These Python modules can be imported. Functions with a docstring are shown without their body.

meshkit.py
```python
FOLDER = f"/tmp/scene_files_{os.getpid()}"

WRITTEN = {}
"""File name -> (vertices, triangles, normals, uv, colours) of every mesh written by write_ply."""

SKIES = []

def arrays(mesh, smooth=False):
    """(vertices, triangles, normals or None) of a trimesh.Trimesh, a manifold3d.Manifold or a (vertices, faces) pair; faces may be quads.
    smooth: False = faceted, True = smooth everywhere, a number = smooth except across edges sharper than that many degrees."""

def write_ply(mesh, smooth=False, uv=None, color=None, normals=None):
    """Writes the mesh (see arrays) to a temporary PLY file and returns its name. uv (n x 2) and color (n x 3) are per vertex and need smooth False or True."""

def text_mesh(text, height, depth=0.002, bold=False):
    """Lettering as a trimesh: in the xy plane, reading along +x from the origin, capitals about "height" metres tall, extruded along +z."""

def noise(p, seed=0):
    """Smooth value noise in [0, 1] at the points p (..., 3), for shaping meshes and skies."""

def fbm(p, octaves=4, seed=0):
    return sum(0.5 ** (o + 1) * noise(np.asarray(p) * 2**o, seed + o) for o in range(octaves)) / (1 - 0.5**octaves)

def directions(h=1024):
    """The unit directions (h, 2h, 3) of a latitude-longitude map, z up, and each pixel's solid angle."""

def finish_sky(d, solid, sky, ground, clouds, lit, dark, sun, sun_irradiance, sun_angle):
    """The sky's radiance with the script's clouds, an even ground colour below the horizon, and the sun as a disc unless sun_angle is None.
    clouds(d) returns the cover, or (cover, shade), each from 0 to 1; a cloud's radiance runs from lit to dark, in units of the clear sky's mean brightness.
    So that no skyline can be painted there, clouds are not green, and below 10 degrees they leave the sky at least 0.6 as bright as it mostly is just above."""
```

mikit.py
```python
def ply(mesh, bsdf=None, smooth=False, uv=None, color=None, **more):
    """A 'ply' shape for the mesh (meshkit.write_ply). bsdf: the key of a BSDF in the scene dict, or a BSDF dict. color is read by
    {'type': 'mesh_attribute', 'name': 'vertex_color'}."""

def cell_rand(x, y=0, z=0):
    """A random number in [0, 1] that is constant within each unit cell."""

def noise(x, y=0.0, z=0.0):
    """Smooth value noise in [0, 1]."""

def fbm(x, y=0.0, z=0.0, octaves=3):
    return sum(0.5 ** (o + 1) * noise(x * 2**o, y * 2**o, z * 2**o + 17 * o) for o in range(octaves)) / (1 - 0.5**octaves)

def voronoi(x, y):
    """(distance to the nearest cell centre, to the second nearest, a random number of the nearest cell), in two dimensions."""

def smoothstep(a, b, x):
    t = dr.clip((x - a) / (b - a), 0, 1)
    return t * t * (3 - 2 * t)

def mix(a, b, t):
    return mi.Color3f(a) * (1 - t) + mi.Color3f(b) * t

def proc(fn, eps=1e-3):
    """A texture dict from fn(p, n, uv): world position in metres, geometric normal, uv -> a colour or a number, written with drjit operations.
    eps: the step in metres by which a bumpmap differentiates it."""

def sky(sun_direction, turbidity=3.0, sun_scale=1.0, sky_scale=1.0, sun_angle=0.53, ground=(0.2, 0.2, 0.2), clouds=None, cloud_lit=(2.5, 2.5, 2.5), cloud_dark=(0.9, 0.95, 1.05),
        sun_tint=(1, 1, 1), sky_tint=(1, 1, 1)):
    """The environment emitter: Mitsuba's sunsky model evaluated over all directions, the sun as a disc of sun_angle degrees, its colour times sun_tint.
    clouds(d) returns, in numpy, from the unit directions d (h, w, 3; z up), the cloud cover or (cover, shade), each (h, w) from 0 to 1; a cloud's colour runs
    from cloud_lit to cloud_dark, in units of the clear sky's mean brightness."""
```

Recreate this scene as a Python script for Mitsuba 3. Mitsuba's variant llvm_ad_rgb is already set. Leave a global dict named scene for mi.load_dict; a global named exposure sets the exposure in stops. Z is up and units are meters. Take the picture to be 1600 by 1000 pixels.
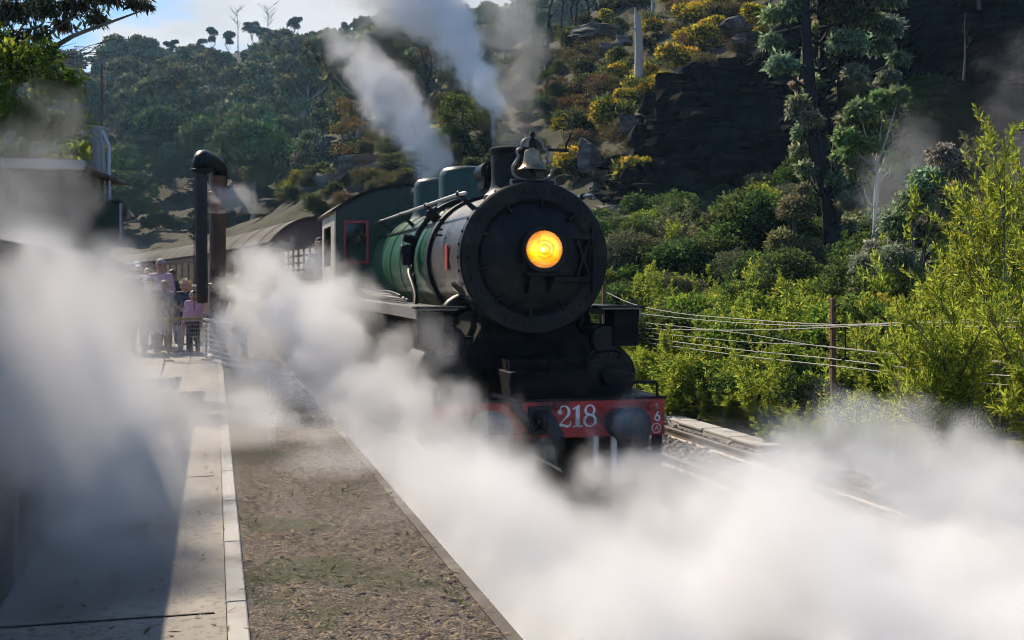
import math, numpy as np, trimesh, mitsuba as mi, mikit, meshkit, manifold3d as m3
import shapely
from shapely import affinity
from shapely.geometry import Polygon, Point, LineString
from shapely.ops import unary_union
from scipy.interpolate import RBFInterpolator, RegularGridInterpolator, PchipInterpolator
from scipy.ndimage import map_coordinates, gaussian_filter
from scipy.spatial.transform import Rotation
T = mi.ScalarTransform4f
scene, labels = {}, {}

# ------------------------------------------------------------------ camera, sky, exposure
F, EYE, HOR = 1800.0, 2.28, 439.0                       # focal length and horizon row of the 1600x1000 photograph
TH = math.atan(465 / F); CT, ST = math.cos(TH), math.sin(TH)
scene['camera'] = {'type': 'perspective', 'fov': 2 * math.degrees(math.atan(800 / F)), 'fov_axis': 'x', 'near_clip': .05, 'far_clip': 4000.0,
                   'principal_point_offset_y': .061, 'to_world': T().look_at([0, 0, EYE], [ST, CT, EYE], [0, 0, 1]),
                   'medium': {'type': 'ref', 'id': 'haze_air'}}


def sky_clouds(d):
    az = np.degrees(np.arctan2(d[..., 0], d[..., 1])); el = np.degrees(np.arcsin(d[..., 2]))
    q = np.stack([d[..., 0], d[..., 1], d[..., 2] * 2.2], -1)
    n = meshkit.fbm(q * 5.0, 6, 3); n2 = meshkit.fbm(q * 19.0, 4, 8)
    bank = np.clip((az + 1) / 9, 0, 1) * np.clip((el - 9.5) / 3.0, 0, 1) * np.clip((44 - el) / 20, 0, 1) * np.clip((30 - az) / 12, 0, 1)
    puff = np.exp(-((az + 3.2) / 2.6) ** 2 - ((el - 10.6) / 1.3) ** 2) * 1.1
    cov = np.clip((n + .25 * (n2 - .5) + .42 * bank + .34 * puff - .60) * 6, 0, 1)
    return cov * .95, np.clip((n2 - .45) * 1.2, 0, .5)


scene['sky'] = mikit.sky((-.42, 1.10, 1.02), turbidity=3.0, clouds=sky_clouds, cloud_lit=(2.6, 2.6, 2.6), cloud_dark=(1.4, 1.45, 1.55), sky_scale=.66, sun_scale=1.0, sky_tint=(.72, .98, 1.24), sun_tint=(.95, 1.0, 1.09))
scene['sky']['sampling_weight'] = 12.0                      # the one small lamp would otherwise take half of the light samples
exposure = 2.5
HAZE = .00032
scene['haze_air'] = {'type': 'homogeneous', 'albedo': {'type': 'rgb', 'value': [.42, .70, .97]}, 'sigma_t': HAZE}


# ------------------------------------------------------------------ helpers
def at(px, py, D):
    """The point D metres in front of the camera that the photograph shows at (px, py)."""
    r = (px - 800) * D / F
    return np.array([r * CT + D * ST, -r * ST + D * CT, EYE - (py - HOR) * D / F])


def project(p):
    p = np.asarray(p, float); r = p[..., 0] * CT - p[..., 1] * ST; D = p[..., 0] * ST + p[..., 1] * CT
    return 800 + F * r / D, HOR - F * (p[..., 2] - EYE) / D, D


USED = {}


def numbered(name):
    n = USED.get(name, 0); USED[name] = n + 1
    return name if n == 0 else f'{name}_{n:03d}'


def tag(key, label=None, cat=None, group=None, kind=None):
    e = {}
    if label: e['label'] = label
    if cat: e['category'] = cat
    if group: e['group'] = group
    if kind: e['kind'] = kind
    labels[key] = e
    return key


def thing(name, label, cat, group=None, kind=None):
    return tag(numbered(name), label, cat, group, kind)


def put(parent, name, mesh, mat, smooth=30, label=None, kind=None, **kw):
    key = numbered((parent + '__' if parent else '') + name)
    if isinstance(mesh, (list,)): mesh = cat_(mesh)
    scene[key] = mikit.ply(mesh, mat, smooth=smooth, **kw)
    if label or kind: tag(key, label, None, None, kind)
    return key


def cat_(ms): return ms[0] if len(ms) == 1 else trimesh.util.concatenate(ms)


def box(c, s, bev=0.0, rot=None):
    """Box with centre c and full sizes s, chamfered."""
    sx, sy, sz = [v / 2 for v in s]
    if bev <= 0:
        m = trimesh.creation.box(extents=s)
    else:
        b = min(bev, .45 * min(s)); pts = []
        for x in (-1, 1):
            for y in (-1, 1):
                for z in (-1, 1):
                    pts += [(x * (sx - b), y * (sy - b), z * sz), (x * (sx - b), y * sy, z * (sz - b)), (x * sx, y * (sy - b), z * (sz - b))]
        m = trimesh.convex.convex_hull(np.array(pts))
    if rot is not None: m.apply_transform(rot)
    m.apply_translation(c)
    return m


def bar(p0, p1, w, h, bev=0.0):
    """Rectangular bar from p0 to p1."""
    p0, p1 = np.asarray(p0, float), np.asarray(p1, float); d = p1 - p0; L = np.linalg.norm(d)
    m = box((0, 0, 0), (w, L, h), bev)
    y = d / L; x = np.cross(y, [0, 0, 1.0] if abs(y[2]) < .95 else [1.0, 0, 0]); x /= np.linalg.norm(x); z = np.cross(x, y)
    M = np.eye(4); M[:3, 0], M[:3, 1], M[:3, 2], M[:3, 3] = x, y, z, (p0 + p1) / 2
    m.apply_transform(M)
    return m


def tube(pts, r, n=8, caps=True):
    p = np.asarray(pts, float); k = len(p); r = np.broadcast_to(np.asarray(r, float), (k,))
    t = np.gradient(p, axis=0); t /= np.linalg.norm(t, axis=1, keepdims=True) + 1e-12
    a = np.cross(t[0], [0, 0, 1.0] if abs(t[0][2]) < .9 else [1.0, 0, 0]); a /= np.linalg.norm(a)
    rings = []
    ang = np.arange(n) * 2 * np.pi / n
    for i in range(k):
        a = a - t[i] * (a @ t[i]); a /= np.linalg.norm(a); b = np.cross(t[i], a)
        rings.append(p[i] + r[i] * (np.cos(ang)[:, None] * a + np.sin(ang)[:, None] * b))
    v = np.vstack(rings); i, j = np.meshgrid(np.arange(k - 1), np.arange(n), indexing='ij')
    q = np.stack([i * n + j, i * n + (j + 1) % n, (i + 1) * n + (j + 1) % n, (i + 1) * n + j], -1).reshape(-1, 4)
    f = np.vstack([q[:, [0, 1, 2]], q[:, [0, 2, 3]]])
    if caps:
        v = np.vstack([v, p[:1], p[-1:]]); j = np.arange(n)
        f = np.vstack([f, np.stack([(j + 1) % n, j, 0 * j + k * n], 1), np.stack([(k - 1) * n + j, (k - 1) * n + (j + 1) % n, 0 * j + k * n + 1], 1)])
    return trimesh.Trimesh(v, f, process=False)


def bez(pts, n=24):
    """Smooth curve through points (Catmull-Rom via pchip)."""
    p = np.asarray(pts, float); s = np.concatenate([[0], np.cumsum(np.linalg.norm(np.diff(p, axis=0), axis=1))])
    return PchipInterpolator(s, p, axis=0)(np.linspace(0, s[-1], n))


def cyl(p0, p1, r, n=24, bev=0.0):
    p0, p1 = np.asarray(p0, float), np.asarray(p1, float)
    if bev <= 0: return tube([p0, p1], r, n)
    d = (p1 - p0) / np.linalg.norm(p1 - p0)
    return tube([p0, p0 + d * 1e-4, p0 + d * bev, p1 - d * bev, p1 - d * 1e-4, p1], [r - bev, r - bev, r, r, r - bev, r - bev], n)


def lathe(prof, c=(0, 0, 0), axis='z', n=32):
    """Revolve profile [(radius, height)] round the z axis (or y / x), placed at c; closed at r=0 ends."""
    prof = np.asarray(prof, float); k = len(prof); ang = np.arange(n) * 2 * np.pi / n
    v = np.stack([prof[:, None, 0] * np.cos(ang), prof[:, None, 0] * np.sin(ang), np.broadcast_to(prof[:, None, 1], (k, n))], -1).reshape(-1, 3)
    i, j = np.meshgrid(np.arange(k - 1), np.arange(n), indexing='ij')
    q = np.stack([i * n + j, i * n + (j + 1) % n, (i + 1) * n + (j + 1) % n, (i + 1) * n + j], -1).reshape(-1, 4)
    m = trimesh.Trimesh(v, np.vstack([q[:, [0, 1, 2]], q[:, [0, 2, 3]]]), process=False)
    if axis == 'y': m.vertices = m.vertices[:, [0, 2, 1]] * [-1, 1, 1]
    if axis == 'x': m.vertices = m.vertices[:, [2, 0, 1]]
    m.vertices = m.vertices + np.asarray(c, float)
    return m


def prism(poly, depth):
    """Extrude a shapely polygon (xy) along +z."""
    g = getattr(poly, 'geoms', [poly])
    return cat_([trimesh.creation.extrude_polygon(x, depth, engine='earcut') for x in g if x.area > 1e-9])


def frame_xz(m, c):
    """xy-drawn mesh (extruded +z) stood up: x stays X, y becomes Z, and the extrusion comes towards -Y (facing the camera)."""
    v = np.asarray(m.vertices)
    m.vertices = np.stack([v[:, 0], -v[:, 2], v[:, 1]], 1) + np.asarray(c, float)
    return m


def rotz(m, a, c=(0, 0, 0)):
    m.apply_transform(trimesh.transformations.rotation_matrix(a, [0, 0, 1], c)); return m


# ------------------------------------------------------------------ materials
def rgb(*c): return {'type': 'rgb', 'value': list(map(float, c))}


def pri(name, col, rough=.5, metal=0., spec=.5, **kw):
    scene[name] = {'type': 'twosided', 'bsdf': {'type': 'principled', 'base_color': col if isinstance(col, dict) else rgb(*col), 'roughness': rough, 'metallic': metal, 'specular': spec, **kw}}
    return name


def worn(base, dirt, scale, amount=.5, streak=1.0):
    def fn(p, n, uv):
        a = mikit.fbm(p.x * scale, p.y * scale, p.z * scale / streak, 4)
        return mikit.mix(base, dirt, mikit.smoothstep(.62 - amount * .3, .85 - amount * .2, a))
    return mikit.proc(fn)


pri('mat_black', worn((.0055, .0055, .006), (.018, .015, .013), 5.0, .6), .45, spec=.22)
pri('mat_black_matt', worn((.004, .004, .0045), (.014, .012, .010), 6.0, .6), .7, spec=.12)
pri('mat_smokebox', worn((.030, .031, .033), (.085, .075, .065), 3.5, .8), .33, .3)
pri('mat_green', worn((.016, .085, .046), (.045, .09, .055), 3.0, .4, 3.0), .26, clearcoat=.6, clearcoat_gloss=.85)
pri('mat_green_dark', worn((.012, .040, .026), (.022, .028, .02), 3.0, .5, 2.0), .38)
pri('mat_red', worn((.42, .028, .026), (.10, .02, .018), 5.0, .55), .42)
pri('mat_red_line', (.40, .03, .03), .4)
pri('mat_white', worn((.72, .72, .70), (.45, .43, .40), 9.0, .5), .5)
pri('mat_cream', worn((.50, .47, .38), (.28, .25, .2), 4.0, .5), .5)
pri('mat_steel', (.42, .42, .43), .34, .9)
pri('mat_buffer', worn((.05, .065, .08), (.10, .09, .08), 7.0, .6), .4, .4)
pri('mat_pipe', (.20, .195, .185), .4, .5)
pri('mat_brass', worn((.37, .27, .17), (.2, .14, .09), 14.0, .6), .33, 1.0)
pri('mat_rail', (.36, .31, .27), .38, .75)
pri('mat_rust', worn((.16, .075, .04), (.08, .045, .03), 9.0, .6), .75)
pri('mat_roof', worn((.075, .064, .055), (.035, .03, .026), 1.3, .8, .5), .8, spec=.15)
pri('mat_maroon', worn((.085, .026, .022), (.04, .02, .018), 2.0, .5), .42)
pri('mat_timber', worn((.075, .06, .048), (.16, .14, .12), 3.0, .5, 9.0), .8)
pri('mat_timber_dark', worn((.028, .023, .020), (.05, .042, .036), 3.0, .5, 5.0), .8)
pri('mat_sleeper', worn((.10, .075, .055), (.2, .17, .14), 5.0, .5), .9)
pri('mat_grey_wood', worn((.32, .30, .27), (.14, .12, .10), 5.0, .5, 10.0), .85)
pri('mat_crane_rust', worn((.014, .013, .013), (.11, .05, .025), 3.0, .9, 3.0), .5)
pri('mat_wire', (.42, .41, .38), .7, spec=.2)
pri('mat_yellow', (.24, .21, .07), .6)
pri('mat_mesh_white', (.42, .44, .48), .6)
pri('mat_glass_dark', (.01, .012, .014), .08)
pri('mat_hose', (.02, .02, .021), .6)


def concrete_fn(p, n, uv):
    a = mikit.fbm(p.x * 1.3, p.y * 1.3, 0, 4); b = mikit.fbm(p.x * 40, p.y * 40, 3, 2)
    col = mikit.mix((.19, .168, .14), (.31, .28, .235), a)
    return mikit.mix(mikit.mix(col, (.13, .115, .10), mikit.smoothstep(.52, .66, mikit.fbm(p.x * .9 + 4, p.y * .5, 1, 5)) * .7), (.11, .10, .085), mikit.smoothstep(.58, .75, b) * .6)


pri('mat_concrete', mikit.proc(concrete_fn), .85)
pri('mat_concrete_pale', worn((.36, .345, .315), (.2, .18, .16), 3.0, .7), .85)


def gravel_fn(p, n, uv):
    d1, d2, k = mikit.voronoi(p.x * 55, p.y * 55)
    a = mikit.fbm(p.x * 2.2, p.y * 2.2, 0, 4)
    col = mikit.mix((.09, .07, .052), (.25, .20, .15), k)
    col = mikit.mix(col, (.09, .095, .045), mikit.smoothstep(.5, .66, a) * .75)
    return col * (.55 + .45 * mikit.smoothstep(.02, .25, d2 - d1))


def gravel_h(p, n, uv):
    d1, d2, k = mikit.voronoi(p.x * 55, p.y * 55)
    return mikit.smoothstep(.0, .3, d2 - d1) * .006 + .02 * mikit.fbm(p.x * 7, p.y * 7, 0, 3)


scene['mat_gravel'] = {'type': 'twosided', 'bsdf': {'type': 'bumpmap', 'arbitrary': mikit.proc(gravel_h), 'scale': 1.0, 'bsdf': {'type': 'principled', 'base_color': mikit.proc(gravel_fn), 'roughness': .9}}}
scene['mat_ballast'] = {'type': 'twosided', 'bsdf': {'type': 'diffuse', 'reflectance': {'type': 'mesh_attribute', 'name': 'vertex_color'}}}


def soil_fn(p, n, uv):
    a = mikit.fbm(p.x * .35, p.y * .35, p.z * .35, 5); b = mikit.fbm(p.x * 3, p.y * 3, p.z * 3, 3)
    col = mikit.mix((.022, .024, .012), (.075, .058, .036), mikit.smoothstep(.35, .65, a))
    return mikit.mix(col, (.05, .055, .022), mikit.smoothstep(.45, .7, b))


pri('mat_soil', mikit.proc(soil_fn), .95, spec=.2)


def rock_fn(p, n, uv):
    st = mikit.fbm(p.x * .25, p.y * .25, p.z * 3.2, 4); b = mikit.fbm(p.x * 2.5, p.y * 2.5, p.z * 2.5, 4)
    col = mikit.mix((.055, .047, .042), (.21, .18, .155), mikit.smoothstep(.3, .75, st * .55 + b * .45))
    return mikit.mix(col, (.17, .10, .06), mikit.smoothstep(.62, .74, mikit.fbm(p.x * .6, p.y * .6, p.z * .9 + 9, 3)))


pri('mat_rock', mikit.proc(rock_fn), .92, spec=.2)


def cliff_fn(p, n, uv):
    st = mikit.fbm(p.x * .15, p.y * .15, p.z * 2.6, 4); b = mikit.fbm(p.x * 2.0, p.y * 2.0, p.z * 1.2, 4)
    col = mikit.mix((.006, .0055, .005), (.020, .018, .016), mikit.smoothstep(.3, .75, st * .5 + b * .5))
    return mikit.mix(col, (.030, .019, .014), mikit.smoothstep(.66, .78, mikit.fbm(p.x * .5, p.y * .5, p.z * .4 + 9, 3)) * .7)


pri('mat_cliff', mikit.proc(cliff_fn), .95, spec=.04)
VC = {'type': 'mesh_attribute', 'name': 'vertex_color'}
scene['mat_leaf'] = {'type': 'principledthin', 'base_color': VC, 'roughness': .36, 'diff_trans': 1.1, 'eta': 1.4}
scene['mat_leaf_dull'] = {'type': 'principledthin', 'base_color': VC, 'roughness': .7, 'diff_trans': .55, 'eta': 1.3}
scene['mat_leaf_far'] = {'type': 'principledthin', 'base_color': VC, 'roughness': .6, 'diff_trans': .22, 'eta': 1.3}
pri('mat_bark', worn((.075, .062, .052), (.20, .175, .15), 2.5, .5, 5.0), .85)
pri('mat_bark_pale', worn((.40, .37, .33), (.2, .17, .14), 2.5, .4, 4.0), .75)
pri('mat_bark_burnt', (.016, .014, .013), .85)
# ------------------------------------------------------------------ haze, ground, hills
scene['haze'] = {'type': 'cube', 'to_world': T().translate([40, 215, 70]).scale([420, 345, 76]), 'bsdf': {'type': 'null'}, 'interior': {'type': 'ref', 'id': 'haze_air'}}
tag('haze', 'thin bluish haze filling the valley', 'haze', None, 'stuff')

CONTROL = [  # (column, row, distance) of the ground in the photograph
    # far hill, foot to ridge
    (-150, 400, 110), (60, 400, 120), (180, 398, 130), (300, 392, 125), (380, 372, 120), (60, 330, 165), (220, 320, 170), (330, 320, 165), (420, 300, 160), (120, 250, 225), (240, 240, 225), (360, 240, 220), (470, 240, 200),
    (200, 180, 275), (320, 175, 270), (440, 170, 270), (540, 160, 270), (640, 130, 280), (160, 120, 330), (280, 105, 330), (400, 90, 330), (520, 80, 330), (640, 60, 335), (760, 40, 335),
    (60, 150, 335), (110, 122, 340), (180, 98, 350), (240, 98, 352), (330, 92, 352), (420, 76, 355), (520, 55, 360), (620, 40, 362), (690, 32, 365), (750, 16, 365), (850, 0, 360), (960, -40, 350), (1100, -90, 340), (1300, -140, 330), (1700, -160, 320), (-300, 170, 330),
    (-300, 185, 400), (110, 150, 420), (250, 130, 430), (420, 110, 430), (620, 75, 440), (850, 40, 440), (1200, -60, 440), (1700, -100, 440), (-300, 210, 560), (200, 170, 560), (700, 120, 560), (1200, 60, 560), (1800, 60, 560),
    # valley behind the near spur
    (520, 330, 135), (640, 290, 140), (740, 240, 150), (840, 190, 160), (940, 110, 170), (1060, 40, 190),
    # near spur
    (420, 330, 98), (470, 305, 92), (530, 278, 86), (600, 255, 80), (660, 250, 76), (720, 225, 74), (770, 190, 80), (830, 140, 90), (860, 80, 100), (920, 30, 108), (1000, -20, 112), (1100, -80, 112),
    (640, 330, 64), (740, 330, 60), (860, 310, 62), (900, 270, 62), (960, 215, 66), (1010, 170, 68), (1070, 110, 70), (1100, 60, 74), (1160, 50, 72), (1000, 80, 82), (930, 130, 80), (900, 190, 72), (1180, -40, 82), (1080, 0, 90),
    # ground below and above the cliff
    (860, 400, 47), (960, 396, 47), (1040, 402, 46), (1120, 408, 46), (1250, 414, 44), (1400, 420, 42), (1600, 425, 40), (1800, 430, 38), (1000, 440, 40), (1200, 450, 36), (1400, 450, 33), (1600, 450, 31),
    (1240, 20, 66), (1330, -60, 66), (1450, -130, 66), (1600, -190, 66), (1800, -230, 66), (1300, -110, 90), (1600, -230, 90), (1900, -250, 90),
]
ctl = np.array([at(*c) for c in CONTROL])
flat = [(x, y, -.22) for x in (2.5, 5, 7.6) for y in range(-20, 26, 3)] + [(x, y, -.15) for x in (-40, -20, -8, -3, 0) for y in range(-20, 40, 6)] + [(9.2, y, -.16) for y in range(-20, 26, 3)]
flat += [(11.5, y, .05) for y in range(-20, 26, 4)] + [(x, y, -.15) for x, y in ((2, 34), (-1, 45), (-4, 60), (-7, 80), (-12, 95), (-20, 60), (-30, 90), (6, 34), (3, 48), (0, 62), (-2, 80), (-60, 40), (-60, 90))]
flat += [(16, y, .7) for y in range(-20, 20, 6)] + [(25, y, 2.2) for y in range(-20, 20, 8)] + [(60, y, 14) for y in (-20, 0, 20, 40)] + [(140, y, 40) for y in (-20, 40, 90)] + [(-200, y, 20) for y in (-20, 60, 120)] + [(12, 24, .3), (14, 28, .8)]
ctl = np.vstack([ctl, np.array(flat, float)])
rbf = RBFInterpolator(ctl[:, :2] / 50, ctl[:, 2], neighbors=24, kernel='linear', smoothing=.02)
gx = np.concatenate([np.arange(-380, -90, 7), np.arange(-90, -12, 2.6), np.arange(-12, 48, .75), np.arange(48, 110, 1.6), np.arange(110, 380, 7)])
gy = np.concatenate([np.arange(-18, 90, .9), np.arange(90, 150, 1.8), np.arange(150, 380, 3.2), np.arange(380, 545, 9)])
GX, GY = np.meshgrid(gx, gy, indexing='ij')
GZ = rbf(np.stack([GX.ravel(), GY.ravel()], 1) / 50).reshape(GX.shape)
rough = np.clip((np.hypot(GX, GY) - 26) / 60, 0, 1)
nz = meshkit.fbm(np.stack([GX / 14, GY / 14, 0 * GX], -1), 5, 4) - .5
nz2 = meshkit.fbm(np.stack([GX / 3.2, GY / 3.2, 0 * GX], -1), 4, 7) - .5
GZ = GZ + rough * (nz * 3.4 + nz2 * 1.3)
side = np.clip((GX - 8.6) / 2, 0, 1) * (1 - rough)
GZ = GZ + side * nz2 * .35
corridor = np.clip(1 - np.abs(GX - 4.2) / 5.2, 0, 1) * (GY < 30)
GZ = np.where((np.abs(GX - 4.0) < 4.6) & (GY < 30), -.24 + .03 * nz2, GZ)
hf = RegularGridInterpolator((gx, gy), GZ, bounds_error=False, fill_value=0.0)


def height(x, y): return hf(np.stack([np.asarray(x, float), np.asarray(y, float)], -1))


ni, nj = GX.shape
i, j = np.meshgrid(np.arange(ni - 1), np.arange(nj - 1), indexing='ij')
q = np.stack([i * nj + j, (i + 1) * nj + j, (i + 1) * nj + j + 1, i * nj + j + 1], -1).reshape(-1, 4)
put(None, 'terrain', (np.stack([GX, GY, GZ], -1).reshape(-1, 3), q), 'mat_soil', smooth=True)
tag('terrain', 'brown scrubby hillsides rising from the valley floor', None, None, 'structure')
# a plain to the horizon beneath everything
pm = box((0, 200, -3.0), (3000, 3000, 1.0)); put(None, 'ground', pm, 'mat_soil', smooth=False)
tag('ground', 'valley floor reaching to the horizon', None, None, 'structure')

# ------------------------------------------------------------------ track centre lines, rails, ballast
XL, XB = 3.48, 6.32
_tc = PchipInterpolator([-10, 12, 21, 30.7, 46, 63.2, 83, 100], [3.48, 3.48, 3.44, 2.69, .75, -2.16, -6.4, -10.8])
tc = lambda y: _tc(np.asarray(y, float))
rng = np.random.default_rng(5)
RAIL = [(-.055, -.15), (.055, -.15), (.055, -.135), (.012, -.12), (.010, -.04), (.032, -.03), (.034, -.004), (.026, 0), (-.026, 0), (-.034, -.004), (-.032, -.03), (-.010, -.04), (-.012, -.12), (-.055, -.135)]


def rail_mesh(xs, ys):
    pr = np.array(RAIL); n, k = len(ys), len(pr); t = np.gradient(np.stack([xs, ys], 1), axis=0); t /= np.linalg.norm(t, axis=1, keepdims=True); nn = np.stack([t[:, 1], -t[:, 0]], 1)
    v = np.zeros((n, k, 3)); v[..., 0] = xs[:, None] + nn[:, :1] * pr[:, 0]; v[..., 1] = ys[:, None] + nn[:, 1:] * pr[:, 0]; v[..., 2] = pr[:, 1]
    a, b = np.meshgrid(np.arange(n - 1), np.arange(k), indexing='ij')
    qq = np.stack([a * k + b, a * k + (b + 1) % k, (a + 1) * k + (b + 1) % k, (a + 1) * k + b], -1).reshape(-1, 4)
    return trimesh.Trimesh(v.reshape(-1, 3), np.vstack([qq[:, [0, 1, 2]], qq[:, [0, 2, 3]]]), process=False)


sleeper = mikit.ply(box((0, 0, 0), (2.0, .22, .14), .02), 'mat_sleeper')
for nm, lab, off, y0, y1, main in (('railway_track', 'track under the green locomotive and its carriages', 0, -6, 95, True), ('railway_track', 'empty second track with worn rails on pale ballast right of the locomotive', XB - XL, -6, 70, False)):
    k = thing(nm, lab, 'railway track')
    ys = np.linspace(y0, y1, 90)
    for s in (-1, 1): put(k, 'rail', rail_mesh(tc(ys) + off + s * .56, ys), 'mat_rail')
    for y in np.arange(y0 + .3, 34, .66):
        kk = numbered(k + '__sleeper')
        scene[kk] = {**sleeper, 'to_world': T().translate([float(tc(y)) + off, float(y), -.235 + rng.uniform(-.01, .01)]).rotate([0, 0, 1], float(rng.uniform(-.8, .8)))}
# ballast bed
ys = np.linspace(-12, 95, 150); us = np.linspace(-1, 1, 9)
bv = np.zeros((150, 9, 3)); bv[..., 0] = tc(ys)[:, None] + (XB - XL) / 2 + us * 3.35; bv[..., 1] = ys[:, None]; bv[..., 2] = -.175 - .09 * np.clip(np.abs(us) - .82, 0, 1) / .18
a, b = np.meshgrid(np.arange(149), np.arange(8), indexing='ij')
put(None, 'ballast_bed', (bv.reshape(-1, 3), np.stack([a * 9 + b, a * 9 + b + 1, (a + 1) * 9 + b + 1, (a + 1) * 9 + b], -1).reshape(-1, 4)), 'mat_gravel', smooth=True)
tag('ballast_bed', 'packed gravel bed below both tracks', None, None, 'structure')
ico = trimesh.creation.icosphere(subdivisions=0)
N = 13000
sx = rng.uniform(4.4, 9.2, N); sy = 7.5 + 22 * rng.random(N) ** 1.3
keep = np.ones(N, bool)
for xr in (XB - .56, XB + .56): keep &= np.abs(sx - xr) > .06
sx, sy = sx[keep], sy[keep]; N = len(sx)
sz = np.where(sx > 8.0, -.20, -.155) + rng.uniform(-.012, .03, N); rr = rng.uniform(.022, .048, N)
Rm = Rotation.random(N, random_state=3).as_matrix()
pv = np.asarray(ico.vertices); jit = rng.uniform(.7, 1.25, (N, 12, 1)) * rng.uniform(.75, 1.3, (N, 1, 3))
V = np.einsum('nij,nkj->nki', Rm, pv[None] * jit) * rr[:, None, None]; V[..., 2] *= .8
V += np.stack([sx, sy, sz], -1)[:, None]
tone = rng.uniform(.16, .46, N)[:, None] * np.array([1.0, .90, .76]) * np.where(rng.random(N) < .12, .5, 1)[:, None]
scene['ballast_stones'] = mikit.ply(trimesh.Trimesh(V.reshape(-1, 3), (ico.faces[None] + 12 * np.arange(N)[:, None, None]).reshape(-1, 3), process=False), 'mat_ballast', smooth=False, color=np.repeat(tone, 12, 0))
tag('ballast_stones', 'pale crushed stone ballast around the second track', 'ballast', None, 'stuff')

# concrete cable trough with lids beside the second track
k = thing('cable_trough', 'pale concrete cable trough beside the second track', 'cable trough')
put(k, 'channel', box((7.62, 19.6, -.17), (.36, 9.6, .16), .01), 'mat_concrete_pale')
for n_, y in enumerate(np.arange(15.3, 24.2, 1.0)):
    put(k, 'lid', box((7.62 + rng.uniform(-.012, .012), y, -.065 + rng.uniform(-.006, .006)), (.38, .965, .05), .012), 'mat_concrete_pale')

# ------------------------------------------------------------------ platform
PZ = EYE - 1.41                                       # platform level
yy = np.concatenate([np.linspace(-4, 20, 25), np.linspace(21, 60, 40)])
edge = np.where(yy < 22, 1.18, np.minimum(1.18, tc(yy) - 1.9))
KY = np.concatenate([np.linspace(-4, 16, 21), np.linspace(17, 60, 44)])
kx = np.where(KY < 18, .05, .05 + np.minimum(0, tc(KY) - 3.45))


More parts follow.
